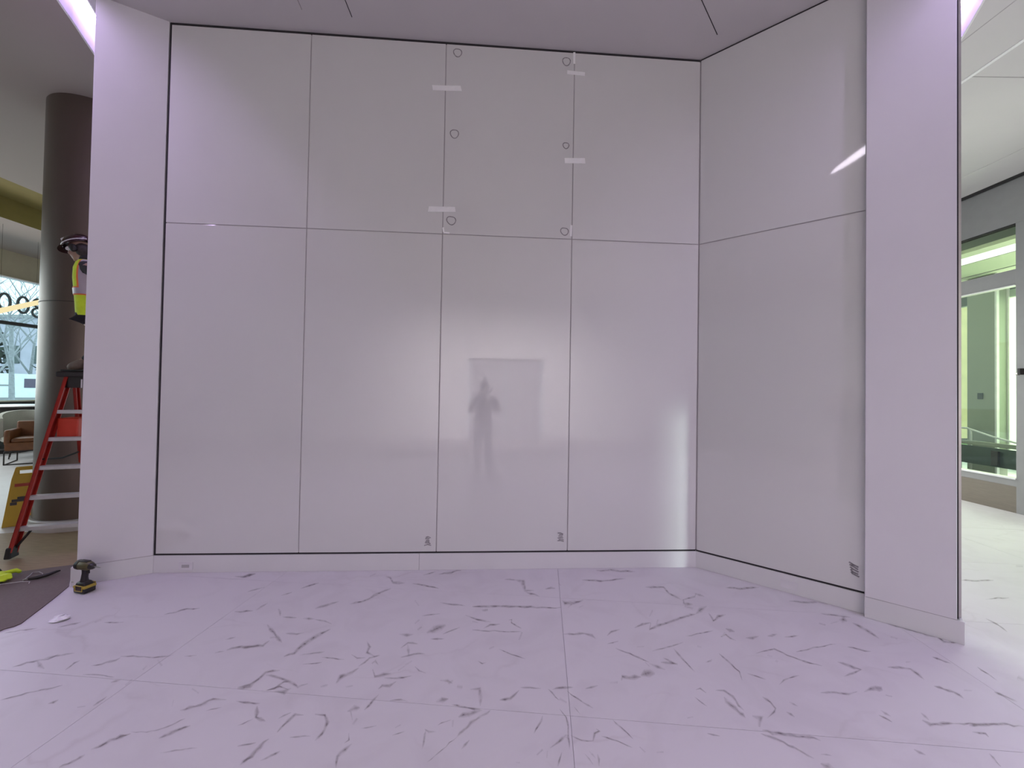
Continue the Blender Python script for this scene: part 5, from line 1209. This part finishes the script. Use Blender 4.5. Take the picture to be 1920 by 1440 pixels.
# ---- photographer, seen only as a reflection in the glass
PH = V((-0.05, -0.42, 0))
ph = thing('person', 'person in dark jacket standing with a raised phone, reflected in the glass panel', 'person', PH)
J = lambda x, y, z: V((x, y, z))
pel, wai, che, nek, hed = J(0, 0, 0.95), J(0, 0.0, 1.12), J(0, -0.01, 1.36), J(0, 0.0, 1.53), J(0, 0.03, 1.68)
lsh, lel, lwr = J(-0.19, 0, 1.46), J(-0.26, 0.10, 1.22), J(-0.115, 0.285, 1.50)
rsh, rel, rwr = J(0.19, 0, 1.46), J(0.27, 0.10, 1.22), J(0.215, 0.285, 1.50)
lhi, lkn, lan = J(-0.09, 0, 0.92), J(-0.11, 0.02, 0.50), J(-0.12, -0.02, 0.09)
rhi, rkn, ran = J(0.09, 0, 0.92), J(0.11, 0.02, 0.50), J(0.12, -0.02, 0.09)
mb = MB(); hf, hu = V((0, 1, -0.06)), V((0, 0, 1))
HP, HR = add_head(mb, hed, hf, hu)
add_hand(mb, lwr, (0.15, 0.45, 0.9), (0.9, 0.1, 0), -1, 0.35); add_hand(mb, rwr, (-0.15, 0.45, 0.9), (-0.9, 0.1, 0), 1, 0.35)
fuse('body', mb, SKIN, ph, 0.0055, [
    [(pel, 0.125), (wai, 0.115), (che, 0.125), (nek, 0.06), (hed - V((0, 0.03, 0)), 0.058)],
    [(che, 0.125), (lsh, 0.058), (lel, 0.044), (lwr, 0.027)], [(che, 0.125), (rsh, 0.058), (rel, 0.044), (rwr, 0.027)],
    [(pel, 0.125), (lhi, 0.088), (lkn, 0.058), (lan, 0.04)], [(pel, 0.125), (rhi, 0.088), (rkn, 0.058), (ran, 0.04)]])
add_eyes(ph, HP, HR)
JK = mat('dark_jacket', (0.014, 0.014, 0.018), 0.9)
JEAN = mat('grey_trousers', (0.26, 0.25, 0.27), 0.9)
skin('jacket', [[(J(0, 0, 0.90), (.185, .14)), (wai, (.165, .13)), (che, (.175, .14)), (nek, 0.075)], [(che, (.175, .14)), (lsh, 0.082), (lel, 0.068), (lwr, 0.046)], [(che, (.175, .14)), (rsh, 0.082), (rel, 0.068), (rwr, 0.046)]], JK, ph)
skin('trousers', [[(pel, 0.140), (lhi, 0.105), (lkn, 0.080), (lan, 0.066)], [(pel, 0.140), (rhi, 0.105), (rkn, 0.080), (ran, 0.066)]], JEAN, ph)
for an in (lan, ran):
    bo = skin('shoe', [[(an + V((0, 0, .03)), 0.05), (an + V((0, 0.03, -0.035)), 0.05), (an + V((0, 0.15, -0.05)), 0.038)], [(an + V((0, 0.03, -0.035)), 0.05), (an + V((0, -0.04, -0.045)), 0.042)]], DARK, ph)
mb = MB(); mb.ball(HP(-0.014, 0, 0.04), (0.106, 0.084, 0.098), 18, HR); mb.build('hair', HAIR, ph, True)
MB().box(HP(0.085, 0, 0.075), (0.10, 0.15, 0.012), HR, 0.005).build('cap_visor', JK, ph)
phn = thing('phone', 'black phone held up in both hands before the standing person', 'phone', (0.0, -0.045, 1.615))
MB().box((0, 0, 0), (0.150, 0.008, 0.073), bev=0.003).build('case', BLACKP, phn)
MB().box((-0.0, -0.0045, 0), (0.142, 0.001, 0.066)).build('screen', DARK, phn)

# ------------------------------------------------------------------ small things
# cordless driver on the floor at the foot of the left pier
dr_ = thing('cordless_drill', 'black and yellow cordless drill standing on its battery by the left pier', 'drill', (-3.345, 3.130, 0.0012), (0, 0, math.radians(-12)))
YEL = mat('tool_yellow', (0.46, 0.33, 0.045), 0.45); OLV = mat('tool_olive', (0.10, 0.085, 0.03), 0.45)
bt_ = MB().box((-0.005, 0, 0.024), (0.118, 0.078, 0.048), bev=0.010).build('battery', BLACKP, dr_, True)
MB().box((-0.005, 0, 0.047), (0.124, 0.083, 0.020), bev=0.008).build('yellow_band', YEL, bt_, True)
for s_ in (-1, 1):
    MB().box((0.0, s_ * 0.040, 0.042), (0.062, 0.008, 0.036), bev=0.003).build('side_badge', mat('badge_dark', (0.035, 0.012, 0.006), 0.4) if s_ < 0 else BLACKP, bt_)
    mb = MB(); mb.tube([(-0.036, s_ * .0425, .022), (0.036, s_ * .0425, .022), (0.036, s_ * .0425, .062), (-0.036, s_ * .0425, .062), (-0.036, s_ * .0425, .022)], 0.0035, 6); mb.build('badge_frame', YEL, bt_)
MB().box((-0.008, 0, 0.070), (0.105, 0.072, 0.030), bev=0.012, taper=(0.72, 0.8)).build('foot', BLACKP, dr_, True)
mb = MB(); mb.tube([(-0.012, 0, 0.07), (-0.010, 0, 0.11), (-0.002, 0, 0.150), (0.004, 0, 0.185)], [0.027, 0.021, 0.021, 0.026], 14); mb.build('handle', BLACKP, dr_, True)
MB().box((0.026, 0, 0.158), (0.016, 0.016, 0.030), (0, -0.2, 0), 0.004).build('trigger', DARK, dr_)
RX = Matrix.Rotation(math.radians(90), 4, 'Y')
mb = MB(); mb.lathe([(0.022, -0.070), (0.032, -0.062), (0.036, -0.03), (0.036, 0.02), (0.031, 0.045), (0.025, 0.055)], (0.0, 0, 0.205), 20, RX); mo = mb.build('motor_housing', OLV, dr_, True)
MB().box((-0.01, 0, 0.238), (0.085, 0.034, 0.012), bev=0.005).build('top_grip', BLACKP, mo, True)
mb = MB(); mb.lathe([(0.037, -0.074), (0.038, -0.055), (0.037, -0.045)], (0, 0, 0.205), 20, RX); mb.build('end_cap', BLACKP, mo, True)
mb = MB(); mb.lathe([(0.026, 0.05), (0.022, 0.075), (0.013, 0.088), (0.009, 0.092)], (0, 0, 0.205), 18, RX); mb.build('chuck', BLACKP, dr_, True)
MB().cyl((0.088, 0, 0.205), (0.150, 0, 0.205), 0.0045, n=8).build('bit', STEEL, dr_)
MB().tube([(-0.055, -0.042, 0.085), (-0.055, -0.056, 0.095), (-0.035, -0.058, 0.10)], 0.003, 6).build('belt_hook', STEEL, dr_)
mb = MB(); mb.box((-0.088, 0, 0.198), (0.026, 0.020, 0.012), (0, 0.4, 0), 0.003); mb.build('lamp_tip', WHITEP, dr_)

# outlets set in the baseboard
def outlet(F, s, z, y, label, m_in):
    t = thing('power_outlet', label, 'outlet', F @ V((s, y, z)), None)
    t.rotation_euler = F.to_3x3().to_euler()
    MB().box((0, 0.002, 0), (0.118, 0.006, 0.068), bev=0.002).build('cover_plate', WHITEP, t)
    for dx in (-0.026, 0.026) if m_in is WHITEP else (0.0,):
        f = MB().box((dx, 0.006, 0), (0.036 if m_in is WHITEP else 0.062, 0.004, 0.034 if m_in is WHITEP else 0.026), bev=0.0015).build('receptacle', m_in, t)
        if m_in is WHITEP:
            for q, (hx, hz) in ((-0.007, (0.010, 0.003)), (0.007, (0.008, 0.003))):
                MB().box((dx - 0.003, 0.0084, q), (hx, 0.001, hz)).build('slot', BLACKP, f)
            MB().box((dx + 0.010, 0.0084, 0), (0.005, 0.001, 0.005)).build('slot', BLACKP, f)
outlet(FA, 4.612, 0.060, 0.001, 'white outlet plate with one grey insert in the baseboard near the drill', mat('outlet_grey', (0.45, 0.43, 0.44), 0.5))
outlet(FB, 0.725, 0.068, 0.001, 'white duplex outlet in the baseboard under the angled right wall', WHITEP)

# strips of white tape across the panel joints
def tape(s0, z0, s1, z1, wd, label, k):
    c = FA @ V(((s0 + s1) / 2, 0.001 , (z0 + z1) / 2)); L = math.hypot(s1 - s0, z1 - z0); R = random.Random(k); mb = MB()
    u = V((s1 - s0, z1 - z0)) / L; nn = V((-u.y, u.x)); N_ = 5; lo, hi = [], []
    for i in range(N_ + 1):
        t = (i / N_ - .5) * L; e = 0.006 if i in (0, N_) else 0.001
        for arr, sg in ((lo, -1), (hi, 1)):
            q = u * (t + R.uniform(-e, e)) + nn * sg * wd / 2 * R.uniform(.95, 1.03); arr.append(q)
    def w3(q, y): return FA.to_3x3() @ V((q.x, y, q.y))
    ring_ = lo + hi[::-1]
    a = [mb.bm.verts.new(w3(q, -0.0006)) for q in ring_]; b = [mb.bm.verts.new(w3(q, 0.0006)) for q in ring_]
    n_ = N_ + 1
    for i in range(N_):
        for vv in (a, b): mb.bm.faces.new((vv[i], vv[i + 1], vv[2 * n_ - 2 - i], vv[2 * n_ - 1 - i]))
    for i in range(2 * n_): mb.bm.faces.new((a[i], a[(i + 1) % (2 * n_)], b[(i + 1) % (2 * n_)], b[i]))
    o = mb.build('tape_strip', TAPE); o.location = c
    tag(o, label, 'tape', 'tape strips on the glass panels')
tape(2.56, 4.436, 2.295, 4.447, 0.050, 'white tape across the middle panel joint, upper left strip', 1)
tape(2.575, 3.304, 2.325, 3.312, 0.050, 'white tape across the middle panel joint, low just above the horizontal joint', 2)
tape(1.30, 4.668, 1.135, 4.66, 0.036, 'faint white tape strip near the top of the right-hand panel joint', 3)
tape(1.312, 3.822, 1.118, 3.830, 0.052, 'white tape halfway up the right-hand panel joint of the top row', 4)
tape(1.2375, 4.865, 1.2355, 4.755, 0.020, 'narrow upright white tape at the very top of the right-hand joint', 5)
tape(1.2395, 3.215, 1.243, 3.11, 0.020, 'narrow upright white tape at the foot of the right-hand upper joint', 6)
tape(2.437, 3.140, 2.431, 3.100, 0.016, 'tiny upright tape scrap where the middle joints cross', 7)
tape(2.425, 3.093, 2.375, 3.090, 0.014, 'tiny flat tape scrap right of the crossing of the middle joints', 8)

# scrap of white foam, glove, tool and cord on the floor
mb = MB(); R = random.Random(4)
mb.ball((0, 0, 0.010), (0.050, 0.042, 0.010), 12)
for v in mb.bm.verts:
    v.co.x += R.uniform(-.010, .010); v.co.y += R.uniform(-.010, .010); v.co.z = max(0.0, v.co.z + R.uniform(-.004, .008))
o = mb.build('paper_scrap', mat('scrap_white', (0.88, 0.86, 0.88), 0.7)); o.location = (-3.108, 2.755, 0.001)
tag(o, 'crumpled white paper scrap lying on the marble near the brown mat', 'scrap')
gl_ = thing('work_glove', 'lime yellow work glove lying on the brown mat', 'glove', (-4.235, 3.275, 0.008))
mb = MB(); mb.box((0, 0, 0.028), (0.12, 0.10, 0.05), (0, 0, -0.5), 0.02)
for k, (y, L) in enumerate(((0.038, .075), (0.014, .09), (-0.012, .085), (-0.036, .065))):
    q = Matrix.Rotation(-0.5, 3, 'Z'); p0 = q @ V((0.04, y, 0.03)); p1 = q @ V((0.06 + L * .6, y * 1.2, 0.045)); p2 = q @ V((0.06 + L, y * 1.3, 0.02))
    mb.tube([p0, p1, p2], [0.018, 0.018, 0.014], 8)
mb.tube([V((0.0, 0.05, .03)), V((0.04, 0.095, .035)), V((0.075, 0.10, .02))], [0.02, 0.019, 0.014], 8)
fuse('shell', mb, HIVIS, gl_, 0.007)
mb = MB(); mb.cyl((-0.085, 0.045, 0.028), (-0.05, 0.028, 0.028), 0.045, 0.042, 14); mb.build('cuff', DARK, gl_, True)
tl = thing('hand_tool', 'small black curved tool handle lying on the brown mat', 'tool', (-3.97, 3.275, 0.0075))
mb = MB(); mb.tube([(0, 0, .014), (0.045, 0.022, .016), (0.085, 0.06, .020), (0.10, 0.11, .024), (0.105, 0.135, .022)], [.010, .014, .014, .010, .006], 10); mb.build('grip', BLACKP, tl, True)
MB().cyl((-0.005, -0.003, .013), (-0.035, -0.012, .010), .005, .004, 8).build('shank', STEEL, tl)
mb = MB(); mb.tube([(-4.22, 3.14, .0105), (-4.10, 3.20, .0105), (-4.0, 3.245, .0105), (-3.93, 3.25, .0105), (-3.90, 3.22, .0105)], 0.003, 6)
mb.tube([(-4.0, 3.26, .011), (-4.06, 3.36, .011), (-4.09, 3.40, .012), (-4.05, 3.415, .012), (-3.99, 3.39, .011), (-3.93, 3.33, .011)], 0.003, 6)
tag(mb.build('clear_cord', CLEARP), 'thin pale cord looping beside the black tool on the mat', 'cord')
